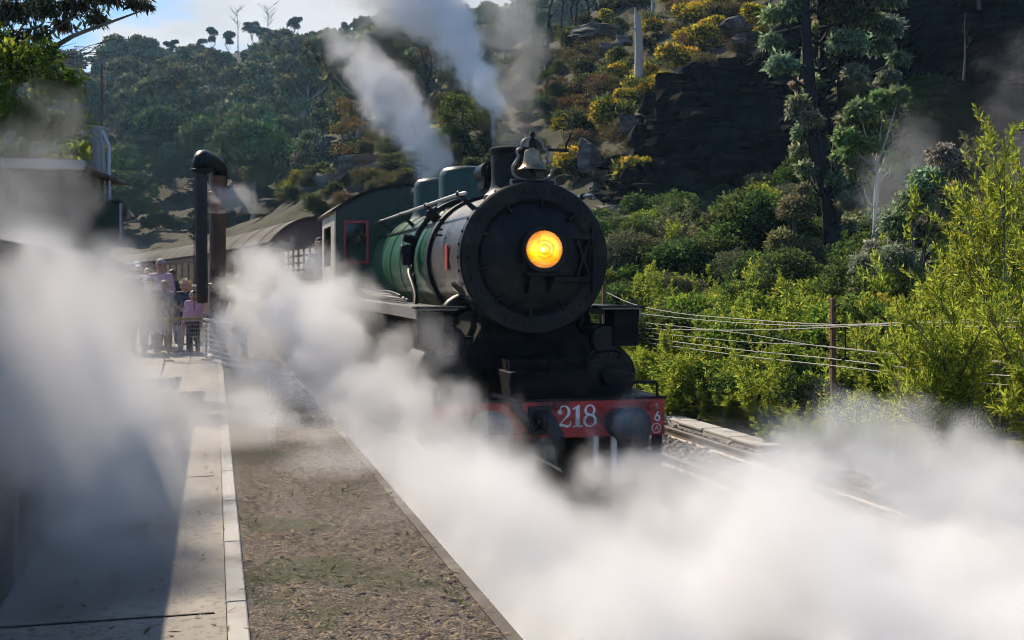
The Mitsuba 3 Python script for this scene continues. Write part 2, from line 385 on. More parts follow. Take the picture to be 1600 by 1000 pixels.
def strip(xl, xr, ys_, z, thick):
    xl, xr = np.broadcast_to(xl, ys_.shape), np.broadcast_to(xr, ys_.shape)
    P = Polygon(list(zip(xl, ys_)) + list(zip(xr[::-1], ys_[::-1])))
    m = prism(P, thick); m.apply_translation((0, 0, z - thick)); return m


put(None, 'platform', strip(kx - 14, kx - .002, KY, PZ, 1.1), 'mat_concrete', smooth=False)
tag('platform', 'concrete station platform', None, None, 'structure')
k = thing('platform_kerb', 'pale concrete kerb between platform paving and gravel strip', 'kerb')
for n_ in range(24):
    y0, y1 = -2 + n_ * 1.2, -2 + n_ * 1.2 + 1.19
    if y1 > 27: break
    x0 = float(np.interp((y0 + y1) / 2, KY, kx))
    put(k, 'kerb_stone', box((x0 + .044, (y0 + y1) / 2, PZ - .13 + .006), (.085, y1 - y0, .26), .006), 'mat_concrete_pale')
put(None, 'gravel_strip', strip(np.interp(yy, KY, kx) + .088, edge - .06, yy, PZ - .015, 1.0), 'mat_gravel', smooth=False)
tag('gravel_strip', 'dry gravel strip along the platform edge', None, None, 'structure')
put(None, 'platform_edge', strip(edge - .06, edge, yy, PZ - .005, 1.05), 'mat_timber', smooth=False)
tag('platform_edge', 'dark timber edging of the platform', None, None, 'structure')
# slab joints in the paving
k = thing('paving_joint', 'dark joints between the paving slabs of the platform', 'paving joint', None, 'stuff')
put(k, 'joint', [box((-2.4, y, PZ + .002), (4.8, .012, .006)) for y in (5.05, 8.6, 12.1, 15.6)], 'mat_timber_dark', smooth=False)
# leaf litter and grass blades on the gravel strip
N = 4200
lx = rng.uniform(.15, 1.12, N); ly = 3.2 + 13 * rng.random(N) ** 1.5; on = rng.random(N) < .10; lx[on] = rng.uniform(-1.5, .1, on.sum())
L = rng.uniform(.012, .07, N) ** 1.0; W = rng.uniform(.004, .011, N); an = rng.uniform(0, 2 * np.pi, N); ti = rng.uniform(-.15, .45, N)
pc = np.stack([lx, ly, np.full(N, PZ + .002)], -1); ax = np.stack([np.cos(an) * np.cos(ti), np.sin(an) * np.cos(ti), np.abs(np.sin(ti)) + .03], -1) * L[:, None]; bx_ = np.stack([-np.sin(an), np.cos(an), 0 * an], -1) * W[:, None]
V = np.stack([pc, pc + ax * .5 + bx_, pc + ax, pc + ax * .5 - bx_], 1)
green = (meshkit.fbm(np.stack([lx * 1.6, ly * 1.6, 0 * lx], -1), 3, 5) > .55)
colr = np.where(green[:, None] & (rng.random(N) < .7)[:, None], np.array([.10, .115, .04]), np.array([.30, .235, .15])) * rng.uniform(.45, 1.3, (N, 1))
fq = np.array([[0, 1, 2], [0, 2, 3]])
scene['leaf_litter'] = mikit.ply(trimesh.Trimesh(V.reshape(-1, 3), (fq[None] + 4 * np.arange(N)[:, None, None]).reshape(-1, 3), process=False), 'mat_leaf_dull', smooth=False, color=np.repeat(colr, 4, 0))
tag('leaf_litter', 'dry straw and leaf litter on the gravel strip', 'leaf litter', None, 'stuff')


# ------------------------------------------------------------------ plants
def leaf_mesh(P, A, B, col):
    """Rhombic leaves from base P along A (length) with half width B."""
    V = np.stack([P, P + A * .5 + B, P + A, P + A * .5 - B], 1); n = len(P)
    return trimesh.Trimesh(V.reshape(-1, 3), (fq[None] + 4 * np.arange(n)[:, None, None]).reshape(-1, 3), process=False), np.repeat(col, 4, 0)


def unit(v): return v / (np.linalg.norm(v, axis=-1, keepdims=True) + 1e-12)


def clump_leaves(g, clumps, n, size, col, aspect=.35, droop=.0, out=.6, fill=.45, var=.3, tip=None):
    """Leaves through ellipsoidal clumps (x, y, z, rx, ry, rz): denser towards the skin, with gaps."""
    C = np.array(clumps, float); w = (C[:, 3] * C[:, 4] + C[:, 4] * C[:, 5]); idx = g.choice(len(C), n, p=w / w.sum())
    d = unit(g.normal(size=(n, 3))); d[:, 2] = np.where(d[:, 2] < -.45, -d[:, 2], d[:, 2])
    r = g.random(n) ** fill
    lump = meshkit.noise(d * 3.1 + C[idx, :3] * 1.7, 3)
    r = r * (.72 + .5 * lump)
    P = C[idx, :3] + d * r[:, None] * C[idx, 3:6]
    ax = unit(out * d + (1 - out) * g.normal(size=(n, 3)) + np.array([0, 0, -droop]))
    b = unit(np.cross(ax, g.normal(size=(n, 3))))
    L = size * g.uniform(.6, 1.35, n)
    base = np.array(col, float)
    c = base * (1 + var * g.normal(size=(n, 1))).clip(.35, 2) * (1 + .12 * g.normal(size=(len(C), 3)).clip(-1.5, 1.5)[idx])
    if tip is not None:
        t = (g.random(n) < tip[1] * np.clip(r * 1.2, 0, 1))[:, None]; c = np.where(t, np.array(tip[0]) * g.uniform(.6, 1.2, (n, 1)), c)
    return leaf_mesh(P, ax * L[:, None], b * (L * aspect * .5)[:, None], c.clip(.004, .9))


def limbs(g, base, clumps, r0, split=.45, n=7, wob=.06):
    """A tapered trunk with a limb to each clump."""
    C = np.array(clumps, float)[:, :3]; base = np.asarray(base, float); top = C.mean(0); top[2] = C[:, 2].max() * .9 + base[2] * .1
    h = np.linalg.norm(top - base)
    tr = bez([base, base + (top - base) * .35 + g.normal(size=3) * wob * h * [1, 1, 0], base + (top - base) * .7 + g.normal(size=3) * wob * h * [1, 1, 0], top], 10)
    ms = [tube(tr, np.linspace(r0, r0 * .25, 10), 7)]
    for c in C:
        s = tr[int(np.clip(9 * (split + .4 * g.random()) * (c[2] - base[2]) / max(h, 1e-6), 1, 8))]
        mid = (s + c) / 2 + g.normal(size=3) * .05 * h + [0, 0, -.04 * h]
        ms.append(tube(bez([s, mid, c], n), np.linspace(r0 * .42, r0 * .08, n), 5))
    return cat_(ms)


PROTO = {}


def soft_crown(crown, centres, mat):
    """Leaf cards whose normals follow their clump, as the mean leaf of a distant crown does."""
    m, c = crown; v = np.asarray(m.vertices); f = v.reshape(-1, 4, 3).mean(1); C = np.array(centres, float)[:, :3]
    near = np.argmin(((f[:, None] - C[None]) ** 2).sum(-1), 1); n = unit(f - C[near] + .25 * (f - C.mean(0)) + [0, 0, .02]); n = unit(n + .45 * np.random.default_rng(3).normal(size=n.shape))
    return {'type': 'ply', 'filename': meshkit.write_ply(m, False, None, c, normals=np.repeat(n, 4, 0)), 'face_normals': False, 'bsdf': {'type': 'ref', 'id': mat}}


def proto(name, trunk, crown, leaf='mat_leaf', bark='mat_bark', flowers=None, soft=None):
    gr = {'type': 'shapegroup'}
    if trunk is not None: gr['trunk' if name.endswith('tree') else 'stem'] = mikit.ply(trunk, 'mat_bark_pale' if name == 'tree' else bark, smooth=True)
    gr['crown' if name.endswith('tree') else 'foliage'] = mikit.ply(crown[0], leaf, smooth=False, color=crown[1]) if soft is None else soft_crown(crown, soft, 'mat_leaf_far')
    if flowers is not None: gr['flowers'] = mikit.ply(flowers[0], 'mat_leaf_dull', smooth=False, color=flowers[1])
    PROTO[name] = gr; return gr


NPROTO = {}


def proto_set(kind, build, n):
    NPROTO[kind] = []
    for k in range(n):
        key = f'proto_{kind}_{k}'; scene[key] = build(np.random.default_rng(100 * k + len(kind) * 7 + 1)); NPROTO[kind].append(key)


def instance(key, kind, which, pos, rot, scale):
    s = scale if np.ndim(scale) else (scale,) * 3
    scene[key] = {'type': 'instance', 'to_world': T().translate([float(v) for v in pos]).rotate([0, 0, 1], float(rot)).scale([float(v) for v in s]), 'group': {'type': 'ref', 'id': NPROTO[kind][which % len(NPROTO[kind])]}}
    return key


def umbrella_tree(col, leaf, nl, hmin=.45, wide=1.0):
    def build(g):       # unit height 1, a bare trunk and rounded clumps high up
        cl = []
        for k in range(g.integers(6, 10)):
            a = g.uniform(0, 2 * np.pi); r = g.uniform(.05, .27) * wide; z = g.uniform(hmin, .93) - .25 * r; s = g.uniform(.09, .17) * wide
            cl.append((r * math.cos(a), r * math.sin(a), z, s, s, s * .72))
        return proto('tree', limbs(g, (0, 0, -.05), cl, .018), clump_leaves(g, cl, nl, leaf, col, .6, .1, .35, .22, .2), soft=cl)
    return build


def dome_tree(col, leaf, nl):
    def build(g):
        cl = [(0, 0, .62, .3, .3, .26)]
        for k in range(g.integers(9, 14)):
            a = g.uniform(0, 2 * np.pi); e = g.uniform(-.1, 1.2); r = .33
            s = g.uniform(.12, .2)
            cl.append((r * math.cos(a) * math.cos(e), r * math.sin(a) * math.cos(e), .48 + .36 * math.sin(e), s, s, s * .8))
        return proto('tree', limbs(g, (0, 0, -.05), cl[:6], .022), clump_leaves(g, cl, nl, leaf, col, .6, .1, .35, .18, .14), soft=cl)
    return build


def shrub(col, leaf, nl, tall=1.0, flower=None, nf=0, aspect=.3, up=.7, leafmat='mat_leaf', tip=None, fill=.5, far=False):
    def build(g):
        cl = []
        for k in range(g.integers(5, 9)):
            a = g.uniform(0, 2 * np.pi); r = g.uniform(.0, .36); s = g.uniform(.16, .30)
            cl.append((r * math.cos(a), r * math.sin(a), (.25 + g.uniform(0, .55)) * tall, s, s, s * g.uniform(.8, 1.3) * tall))
        st = limbs(g, (0, 0, -.08), cl, .016, .2)
        fl = clump_leaves(g, [(c[0], c[1], c[2] + .04, c[3] * 1.05, c[4] * 1.05, c[5] * 1.05) for c in cl[:max(2, len(cl) // 2)]], nf, leaf * .8, flower, .9, 0, .5, .12) if flower else None
        m, c = clump_leaves(g, cl, nl, leaf, col, aspect, -.5 * up, up, fill, tip=tip)
        return proto('shrub', st, (m, c), leafmat, flowers=fl, soft=cl if far else None)
    return build


proto_set('gum', umbrella_tree((.17, .19, .10), .05, 3400, .46, 1.0), 4)
proto_set('ridgegum', umbrella_tree((.085, .10, .055), .05, 2200, .62, .75), 3)
proto_set('dome', dome_tree((.12, .17, .065), .05, 5200), 4)
proto_set('domeolive', dome_tree((.19, .185, .08), .05, 5200), 2)
proto_set('scrub', shrub((.045, .055, .027), .22, 260, 1.0, aspect=.6, far=True), 3)
proto_set('heath', shrub((.075, .085, .03), .12, 1500, .9), 3)
proto_set('tuft', shrub((.15, .115, .055), .17, 1300, .75, aspect=.12, leafmat='mat_leaf_dull'), 3)
proto_set('orange', shrub((.16, .085, .035), .12, 1300, .9, leafmat='mat_leaf_dull'), 2)
proto_set('flower', shrub((.10, .11, .035), .12, 1200, 1.0, (.64, .50, .04), 420), 3)
proto_set('bush', shrub((.15, .22, .035), .055, 8500, 1.15, aspect=.42, up=.35, tip=((.38, .40, .06), .3)), 4)
proto_set('darkbush', shrub((.075, .125, .035), .055, 8000, 1.1, aspect=.45, up=.3), 3)
proto_set('greybush', shrub((.15, .155, .085), .05, 8000, .95, aspect=.3, up=.4, leafmat='mat_leaf_dull'), 2)
proto_set('yellowbush', shrub((.16, .19, .04), .055, 7500, 1.15, (.62, .54, .06), 380, aspect=.42, up=.4), 2)


def feather(col, nl, tip):
    def build(g):
        ms, P, A = [], [], []
        for k in range(20):
            a = g.uniform(0, 2 * np.pi); r = g.uniform(.05, .5); t_ = np.array([r * math.cos(a), r * math.sin(a), g.uniform(.55, 1.1) * (1.1 - .9 * r)])
            b0 = np.array([.08 * math.cos(a), .08 * math.sin(a), -.1]); cv = bez([b0, (b0 + t_) * .5 + g.normal(size=3) * .04, t_], 10); ms.append(tube(cv, np.linspace(.011, .002, 10), 4))
            for q_ in range(11):
                f_ = g.uniform(.2, 1); s = cv[int(f_ * 9)]; dv = unit(cv[-1] - cv[-3] + g.normal(size=3) * .09 + [0, 0, .05]); e = s + dv * g.uniform(.10, .24)
                n_ = nl // 220; u_ = g.uniform(0, 1.05, n_)[:, None]; P.append(s + (e - s) * u_); A.append(unit(dv * .7 + g.normal(size=(n_, 3)) * .6) * g.uniform(.030, .062, (n_, 1)))
        P, A = np.vstack(P), np.vstack(A); n_ = len(P); b = unit(np.cross(A, g.normal(size=(n_, 3)))) * g.uniform(.0045, .008, (n_, 1))
        c = np.array(col) * (1 + .3 * g.normal(size=(n_, 1))).clip(.4, 1.8); y_ = g.random(n_) < tip[1] * np.clip(P[:, 2], 0, 1); c[y_] = np.array(tip[0]) * g.uniform(.6, 1.1, (y_.sum(), 1))
        return proto('shrub', cat_(ms), leaf_mesh(P, A, b, c.clip(.01, .9)))
    return build


proto_set('feather', feather((.29, .37, .05), 7700, ((.48, .46, .07), .3)), 4)
proto_set('greyfeather', feather((.20, .22, .11), 7000, ((.3, .27, .12), .3)), 2)


def dead_tree(g, base, h, lean=0., mat='mat_bark_pale', nb=6, r0=None):
    base = np.asarray(base, float); top = base + [lean * h, 0, h]; r0 = r0 or h * .018
    tr = bez([base - [0, 0, .4], base + (top - base) * .4 + g.normal(size=3) * .02 * h, base + (top - base) * .75 + g.normal(size=3) * .03 * h, top], 12)
    ms = [tube(tr, np.linspace(r0, r0 * .2, 12), 6)]
    for k in range(nb):
        s = tr[g.integers(5, 11)]; a = g.uniform(0, 2 * np.pi); L = h * g.uniform(.12, .3)
        e = s + L * np.array([math.cos(a) * .8, math.sin(a) * .5, .75]); m = (s + e) / 2 + g.normal(size=3) * L * .1
        ms.append(tube(bez([s, m, e], 6), np.linspace(r0 * .4, r0 * .08, 6), 5))
        for q_ in range(3):
            e2 = m + L * .5 * unit(g.normal(size=3) + [0, 0, 1.2]); ms.append(tube([m, (m + e2) / 2 + g.normal(size=3) * .03 * L, e2], [r0 * .2, r0 * .14, r0 * .05], 4))
    return cat_(ms)


# far hill: gums and rounded trees, each a thing; scrub between them as one mass
g = np.random.default_rng(21)


def visible_field(n, x0, x1, D0, D1, pw=1.0):
    px = g.uniform(x0, x1, n); D = D0 + (D1 - D0) * g.random(n) ** pw; p = at(px, np.full(n, HOR), D).T if False else np.stack([(px - 800) * D / F * CT + D * ST, -(px - 800) * D / F * ST + D * CT], -1)
    return px, D, p, height(p[:, 0], p[:, 1])


LAB = {'gum': ('slender eucalypt with clumped grey green crown on the far hillside', 'eucalypts on the far hillside'),
       'ridgegum': ('thin trunked umbrella shaped gum near the ridge of the far hill', 'umbrella gums along the far ridge'),
       'dome': ('round domed green tree low on the far hillside', 'domed trees low on the far hill'),
       'domeolive': ('round domed olive coloured tree low on the far hillside', 'olive domed trees low on the far hill')}


def plant(kind, name, pos, h, lab=None, cat=None, group=None, aspect=1.0):
    lab0, gr0 = LAB.get(kind, (None, None))
    key = thing(name, lab or lab0, cat or ('tree' if name.endswith('tree') else 'shrub'), group if lab else gr0)
    return instance(key, kind, int(g.integers(9)), pos, g.uniform(0, 360), (h * aspect, h * aspect, h))


px, D, p, z = visible_field(520, -60, 900, 125, 345, .62)
nt = 0
d_min = lambda d: d > 240
order = np.argsort(D)
taken = []
for n_ in order:
    row = HOR - F * (z[n_] - EYE) / D[n_]
    if row > 430 or (px[n_] > 760 and row > 120): continue
    if any((p[n_, 0] - a) ** 2 + (p[n_, 1] - b) ** 2 < (30 if d_min(D[n_]) else 60) for a, b in taken[-80:]): continue
    taken.append((p[n_, 0], p[n_, 1])); nt += 1
    if nt > 290: break
    d = D[n_]
    if d < 190 and px[n_] < 470: kind, h = ('domeolive' if g.random() < .3 else 'dome'), g.uniform(8, 15)
    elif d > 285: kind, h = ('ridgegum' if px[n_] < 480 else 'gum'), (g.uniform(4.5, 10) if px[n_] < 480 else g.uniform(3.5, 7))
    else: kind, h = 'gum', g.uniform(10, 21)
    plant(kind, 'eucalyptus_tree' if kind != 'dome' and kind != 'domeolive' else 'domed_tree', (p[n_, 0], p[n_, 1], z[n_] - .3), h)
px, D, p, z = visible_field(1150, -80, 960, 115, 372, .6)
nn = 0
for n_ in range(len(px)):
    row = HOR - F * (z[n_] - EYE) / D[n_]
    if row > 440 or (px[n_] > 800 and row > 120): continue
    nn += 1
    h = g.uniform(1.2, 2.8) * (.6 + .4 * (D[n_] < 300))
    instance(f'hillside_scrub__{nn:04d}' if False else f'hillside_scrub__{nn:03d}', 'scrub', nn, (p[n_, 0], p[n_, 1], z[n_] - .3), g.uniform(0, 360), (h * 1.5, h * 1.5, h))
tag('hillside_scrub', 'low dark scrub covering the far hillside', 'scrub', None, 'stuff')

# dead trees on the far ridge
for (x_, yb, yt, d, ln, lab) in ((372, 80, 12, 345, -.05, 'left one of two bare dead trees on the far ridge'), (415, 95, 8, 335, .03, 'right one of two bare dead trees on the far ridge, forked at the top'),
                                  (236, 210, 140, 270, .05, 'bare pale trunk on the left of the far hillside')):
    b_ = at(x_, yb, d); b_[2] = min(b_[2], height(b_[0], b_[1]) + .5); tp = at(x_, yt, d)
    k = thing('dead_tree', lab, 'dead tree'); put(k, 'trunk', dead_tree(g, b_, tp[2] - b_[2], ln, nb=10, r0=.22), 'mat_bark_pale', smooth=True)


# ------------------------------------------------------------------ rocks and the cliff
def rock(g, c, s, sub=3):
    d = unit(g.normal(size=(26, 3))); d = np.sign(d) * np.abs(d) ** .45; d /= np.abs(d).max(1, keepdims=True); d *= g.uniform(.72, 1.0, (26, 1))
    m = trimesh.convex.convex_hull(d); v, f = trimesh.remesh.subdivide_to_size(np.array(m.vertices), np.array(m.faces), .9 if sub < 3 else .38)
    m = trimesh.Trimesh(v, f, process=True); v = np.array(m.vertices); o = g.uniform(0, 50, 3)
    n_ = meshkit.fbm(v * 2.2 + o, 4, 2) - .5; st = meshkit.fbm(np.stack([v[:, 0] * .5, v[:, 1] * .5, v[:, 2] * 5.0], -1) + o, 3, 5) - .5
    v = v * (1 + .30 * n_)[:, None]; v[:, :2] *= (1 + .34 * st)[:, None]
    v = v * np.asarray(s, float); a = g.uniform(-.6, .6); R = Rotation.from_euler('zxy', [a, g.uniform(-.12, .12), g.uniform(-.14, .14)]).as_matrix()
    return trimesh.Trimesh(v @ R.T + np.asarray(c, float), m.faces, process=False)


# cliff face: rows from foot to brow with bedding ledges
CB = np.array([at(*c) for c in ((955, 400, 54), (1000, 402, 52.5), (1060, 405, 51), (1140, 410, 50), (1230, 415, 49), (1330, 420, 48), (1450, 425, 47), (1600, 430, 46), (1800, 432, 44))])
CTOP = np.array([at(*c) for c in ((955, 330, 56), (985, 250, 56.5), (1035, 150, 56), (1090, 98, 55), (1180, 80, 54), (1235, 30, 53), (1400, -150, 52), (1600, -240, 50), (1800, -260, 48))])
nu, nv, nb_ = 420, 220, 18
uu = np.linspace(0, 1, nu); s_ = np.linspace(0, 1, len(CB))
B_, Tt = PchipInterpolator(s_, CB, axis=0)(uu), PchipInterpolator(s_, CTOP, axis=0)(uu)
vv = np.linspace(-.06, 1, nv)[None, :, None]
S = B_[:, None] * (1 - vv) + Tt[:, None] * vv
lo_ = vv[..., 0] ** .0
q3 = S.copy()
n1 = meshkit.fbm(q3 * [.22, .22, .30], 5, 1) - .5; n2_ = meshkit.fbm(q3 * [.12, .12, 1.7], 3, 2) - .5; n3 = meshkit.fbm(q3 * [1.3, 1.3, 2.2], 4, 6) - .5
crack = np.abs(meshkit.fbm(q3 * [.55, .55, .12], 3, 9) - .5)
n4 = np.abs(meshkit.fbm(q3 * [.9, .9, 3.4], 4, 12) - .5)
disp = 3.0 * n1 + 1.9 * n2_ + 1.1 * n3 - 1.2 * np.exp(-(n4 / .03) ** 2) * .5 - .5 * np.exp(-(crack / .012) ** 2)
nrm = np.array([-ST, -CT, 0.0])
S = S + nrm * disp[..., None] * (1 - .3 * vv)
back = np.linspace(0, 1, nb_)[1:][None, :, None]
capp = S[:, -1:] + np.array([ST, CT, 0]) * back * 9 + np.array([0, 0, 1.0]) * (.6 * np.sin(np.pi * back) - 1.2 * back)
capp = capp + np.array([0, 0, .9]) * (meshkit.fbm(capp * .5, 4, 3) - .5)[..., None]
S = np.concatenate([S, capp], 1); nvv = S.shape[1]
a, b = np.meshgrid(np.arange(nu - 1), np.arange(nvv - 1), indexing='ij')
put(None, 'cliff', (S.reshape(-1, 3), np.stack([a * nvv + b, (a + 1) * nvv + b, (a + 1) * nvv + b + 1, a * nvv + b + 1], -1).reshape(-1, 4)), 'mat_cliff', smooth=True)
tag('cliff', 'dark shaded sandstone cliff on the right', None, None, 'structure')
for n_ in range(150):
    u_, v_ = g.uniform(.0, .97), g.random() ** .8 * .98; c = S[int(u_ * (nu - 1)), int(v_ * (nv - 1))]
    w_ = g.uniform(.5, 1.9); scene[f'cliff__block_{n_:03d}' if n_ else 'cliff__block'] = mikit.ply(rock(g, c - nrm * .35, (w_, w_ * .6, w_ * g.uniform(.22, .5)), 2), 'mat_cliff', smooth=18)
ROCKS = [  # column, row, distance, size px (w, h), words
    (985, 195, 61, 34, 22, 'pale flat topped boulder at the upper left brow of the dark cliff'), (1010, 180, 62, 30, 16, 'grey ledge rock beside the brow of the dark cliff'), (1035, 215, 57, 22, 26, 'rounded block on the left edge of the dark cliff'),
    (1005, 228, 60, 28, 18, 'brown boulder below the flat topped boulder by the cliff'), (1030, 255, 57, 24, 14, 'small pale ledge on the left edge of the cliff'), (1080, 118, 56.5, 36, 24, 'rounded grey rock on the shoulder of the cliff'),
    (1070, 142, 56.5, 26, 18, 'rock under the shoulder of the cliff'), (960, 330, 52, 50, 16, 'long pale ledge right of the locomotive bell'), (985, 345, 51, 40, 12, 'lower pale ledge at the foot of the cliff'), (925, 245, 60, 34, 40, 'dark boulder behind the locomotive bell'),
    (935, 300, 57, 34, 20, 'layered rock at the foot of the flowering slope'), (955, 75, 84, 34, 14, 'pale slab on the slope below the grey stump'), (975, 62, 84, 26, 10, 'pale slab higher up below the grey stump'), (930, 50, 92, 60, 18, 'long dark outcrop high on the flowering slope'),
    (1150, 40, 66, 46, 18, 'tan outcrop above the dark cliff'), (1170, 60, 64, 36, 14, 'lower tan outcrop above the dark cliff'),
    (520, 285, 84, 50, 20, 'dark outcrop at the left end of the near spur'), (560, 262, 82, 60, 26, 'broad dark outcrop on the crest of the near spur'), (610, 270, 80, 60, 30, 'dark outcrop behind the cab roof'), (600, 292, 76, 50, 12, 'pale ledge just above the cab roof'),
    (470, 300, 92, 40, 12, 'flat pale rock on the left foot of the near spur'), (430, 318, 98, 36, 10, 'low pale slab at the far left of the near spur'), (655, 250, 78, 44, 28, 'dark rock beside the plume from the safety valve'), (860, 262, 64, 26, 16, 'small rock left of the bell'), (880, 330, 58, 40, 40, 'rock hidden behind the smokebox')]
for (x_, y_, d, w_, h_, lab) in ROCKS:
    c = at(x_, y_, d); k = thing('boulder', lab, 'rock'); sc = d / F
    scene[k] = mikit.ply(rock(g, c, (w_ * sc * .62, w_ * sc * .55, h_ * sc * .75)), 'mat_rock', smooth=22)
for knob in ((188, 104, 346, 44, 24), (215, 92, 348, 24, 26)):
    c = at(knob[0], knob[1], knob[2]); sc = knob[2] / F; k = thing('crag', 'rocky crag on the left end of the far ridge' if knob[0] == 188 else 'small crag beside the larger one on the far ridge', 'rock')
    scene[k] = mikit.ply(rock(g, c, (knob[3] * sc, knob[3] * sc * .8, knob[4] * sc), 4), 'mat_rock', smooth=22)

# ------------------------------------------------------------------ near slope shrubs
KIND = {'heath': ('heath_shrub', 'olive green heath shrub on the flowering slope', 'heath shrubs on the slope'), 'tuft': ('grass_tuft', 'straw brown tufted plant on the flowering slope', 'brown tufts on the slope'),
        'orange': ('orange_shrub', 'rust orange shrub on the flowering slope', 'rust orange shrubs on the slope'), 'flower': ('flowering_wattle_shrub', 'shrub with clusters of yellow flowers on the slope', 'yellow flowered shrubs on the slope')}


def slope_shrub(x_, y_, d, h, kind):
    p_ = at(x_, y_, d); nm, lab, gr = KIND[kind]; z_ = float(height(p_[0], p_[1]))
    k = thing(nm, lab, 'tuft' if kind == 'tuft' else 'shrub', gr)
    instance(k, kind, int(g.integers(9)), (p_[0], p_[1], z_ - .1), g.uniform(0, 360), (h * 1.25, h * 1.25, h))


for (x_, y_, d) in ((1120, 15, 78), (1085, 40, 78), (1100, 70, 72), (1010, 105, 72), (1040, 130, 68), (1010, 150, 68), (960, 180, 66), (985, 280, 55), (895, 240, 62), (1020, 60, 84), (880, 190, 70), (1060, 90, 70), (690, 180, 76), (1000, 130, 70), (975, 160, 68), (950, 195, 66), (1110, 55, 74), (1075, 75, 74)):
    slope_shrub(x_, y_, d, g.uniform(1.5, 2.4), 'flower')
for (x_, y_, d) in ((900, 165, 74), (545, 170, 96), (915, 180, 72)): slope_shrub(x_, y_, d, g.uniform(1.4, 2.2), 'orange')
cnt = 0
d_min = lambda d: d > 240
while cnt < 280:
    x_ = g.uniform(400, 1200); d = g.uniform(58, 110); p_ = at(x_, HOR, d); z_ = float(height(p_[0], p_[1])); row = HOR - F * (z_ - EYE) / d
    if row > 345 or row < -60 or (x_ > 1050 and d < 66) or (x_ > 985 and d < 60): continue
    slope_shrub(x_, HOR, d, g.uniform(.9, 2.3), g.choice(['heath', 'heath', 'tuft', 'tuft', 'heath', 'heath', 'tuft', 'tuft', 'heath', 'flower'] if x_ > 820 else ['heath', 'heath', 'tuft', 'heath', 'heath', 'tuft', 'heath', 'heath']))
    cnt += 1


def clump_px(lst, g, depth=.8):
    out = []
    for (x_, y_, r_, d) in lst:
        c = at(x_, y_, d + g.uniform(-depth, depth)); r = r_ * d / F; out.append((*c, r, r * .9, r * .8))
    return out


def hero_tree(lab, cat, base, clumps, leaf, nl, col, r0, bark='mat_bark', mat='mat_leaf', name='tree', stems=None, aspect=.3, droop=.3, out=.35, fill=.5, tip=None, var=.35):
    k = thing(name, lab, cat)
    put(k, 'trunk', limbs(g, base, clumps, r0) if stems is None else stems, bark, smooth=True)
    m, c = clump_leaves(g, clumps, nl, leaf, col, aspect, droop, out, fill, var, tip)
    scene[k + '__crown'] = mikit.ply(m, mat, smooth=False, color=c)
    return k


# brown gum on the spur, dark green trees behind the plume
def ground_at(x_, d): p_ = at(x_, HOR, d); return np.array([p_[0], p_[1], float(height(p_[0], p_[1])) - .3])


hero_tree('airy brown leaved gum with dark crooked limbs on the near spur', 'tree', ground_at(668, 96), clump_px([(625, 75, 20, 96), (650, 58, 22, 96), (680, 70, 20, 96), (640, 100, 20, 96), (690, 95, 18, 96), (615, 95, 14, 96), (665, 88, 20, 96), (630, 130, 18, 96), (650, 135, 14, 96), (700, 118, 14, 96), (660, 40, 14, 96)], g), .30, 2600, (.12, .095, .045), .22, 'mat_bark_burnt', mat='mat_leaf_dull', name='brown_gum_tree')
hero_tree('dark green bushy tree left of the chimney smoke', 'tree', ground_at(720, 74), clump_px([(712, 165, 26, 74), (740, 195, 30, 74), (705, 215, 28, 74), (760, 230, 28, 74), (730, 245, 26, 74), (700, 185, 22, 74), (755, 160, 20, 74), (690, 240, 20, 74)], g, 1.5), .30, 4200, (.07, .10, .025), .16, tip=((.2, .2, .03), .25), name='bushy_tree')
hero_tree('dark bushy tree right of the chimney smoke', 'tree', ground_at(858, 78), clump_px([(850, 215, 24, 76), (865, 180, 22, 76), (845, 165, 20, 76), (870, 145, 20, 76), (850, 120, 16, 76)], g, 1.2), .30, 2600, (.06, .085, .025), .16, name='bushy_tree')
for n_, (x_, yb, d, cl, col) in enumerate(((505, 255, 112, [(500, 165, 15), (495, 185, 14), (510, 200, 14), (480, 215, 14)], (.085, .105, .06)), (545, 250, 104, [(540, 170, 22), (550, 200, 24), (528, 205, 18), (560, 225, 18), (535, 235, 18)], (.16, .10, .035)), (485, 270, 118, [(475, 230, 18), (490, 215, 14), (470, 250, 16)], (.10, .12, .07)), (470, 300, 94, [(465, 280, 16), (480, 288, 14), (455, 295, 14)], (.17, .17, .03)))):
    hero_tree(['pale grey green gum above the near spur', 'orange tinged bushy tree on the crest of the near spur', 'pale rounded gum left of the orange tinged tree', 'yellow green bush on the left shoulder of the near spur'][n_], 'tree', ground_at(x_, d), clump_px([(*c, d) for c in cl], g), .36, 1500, col, .14, name='gum_tree')
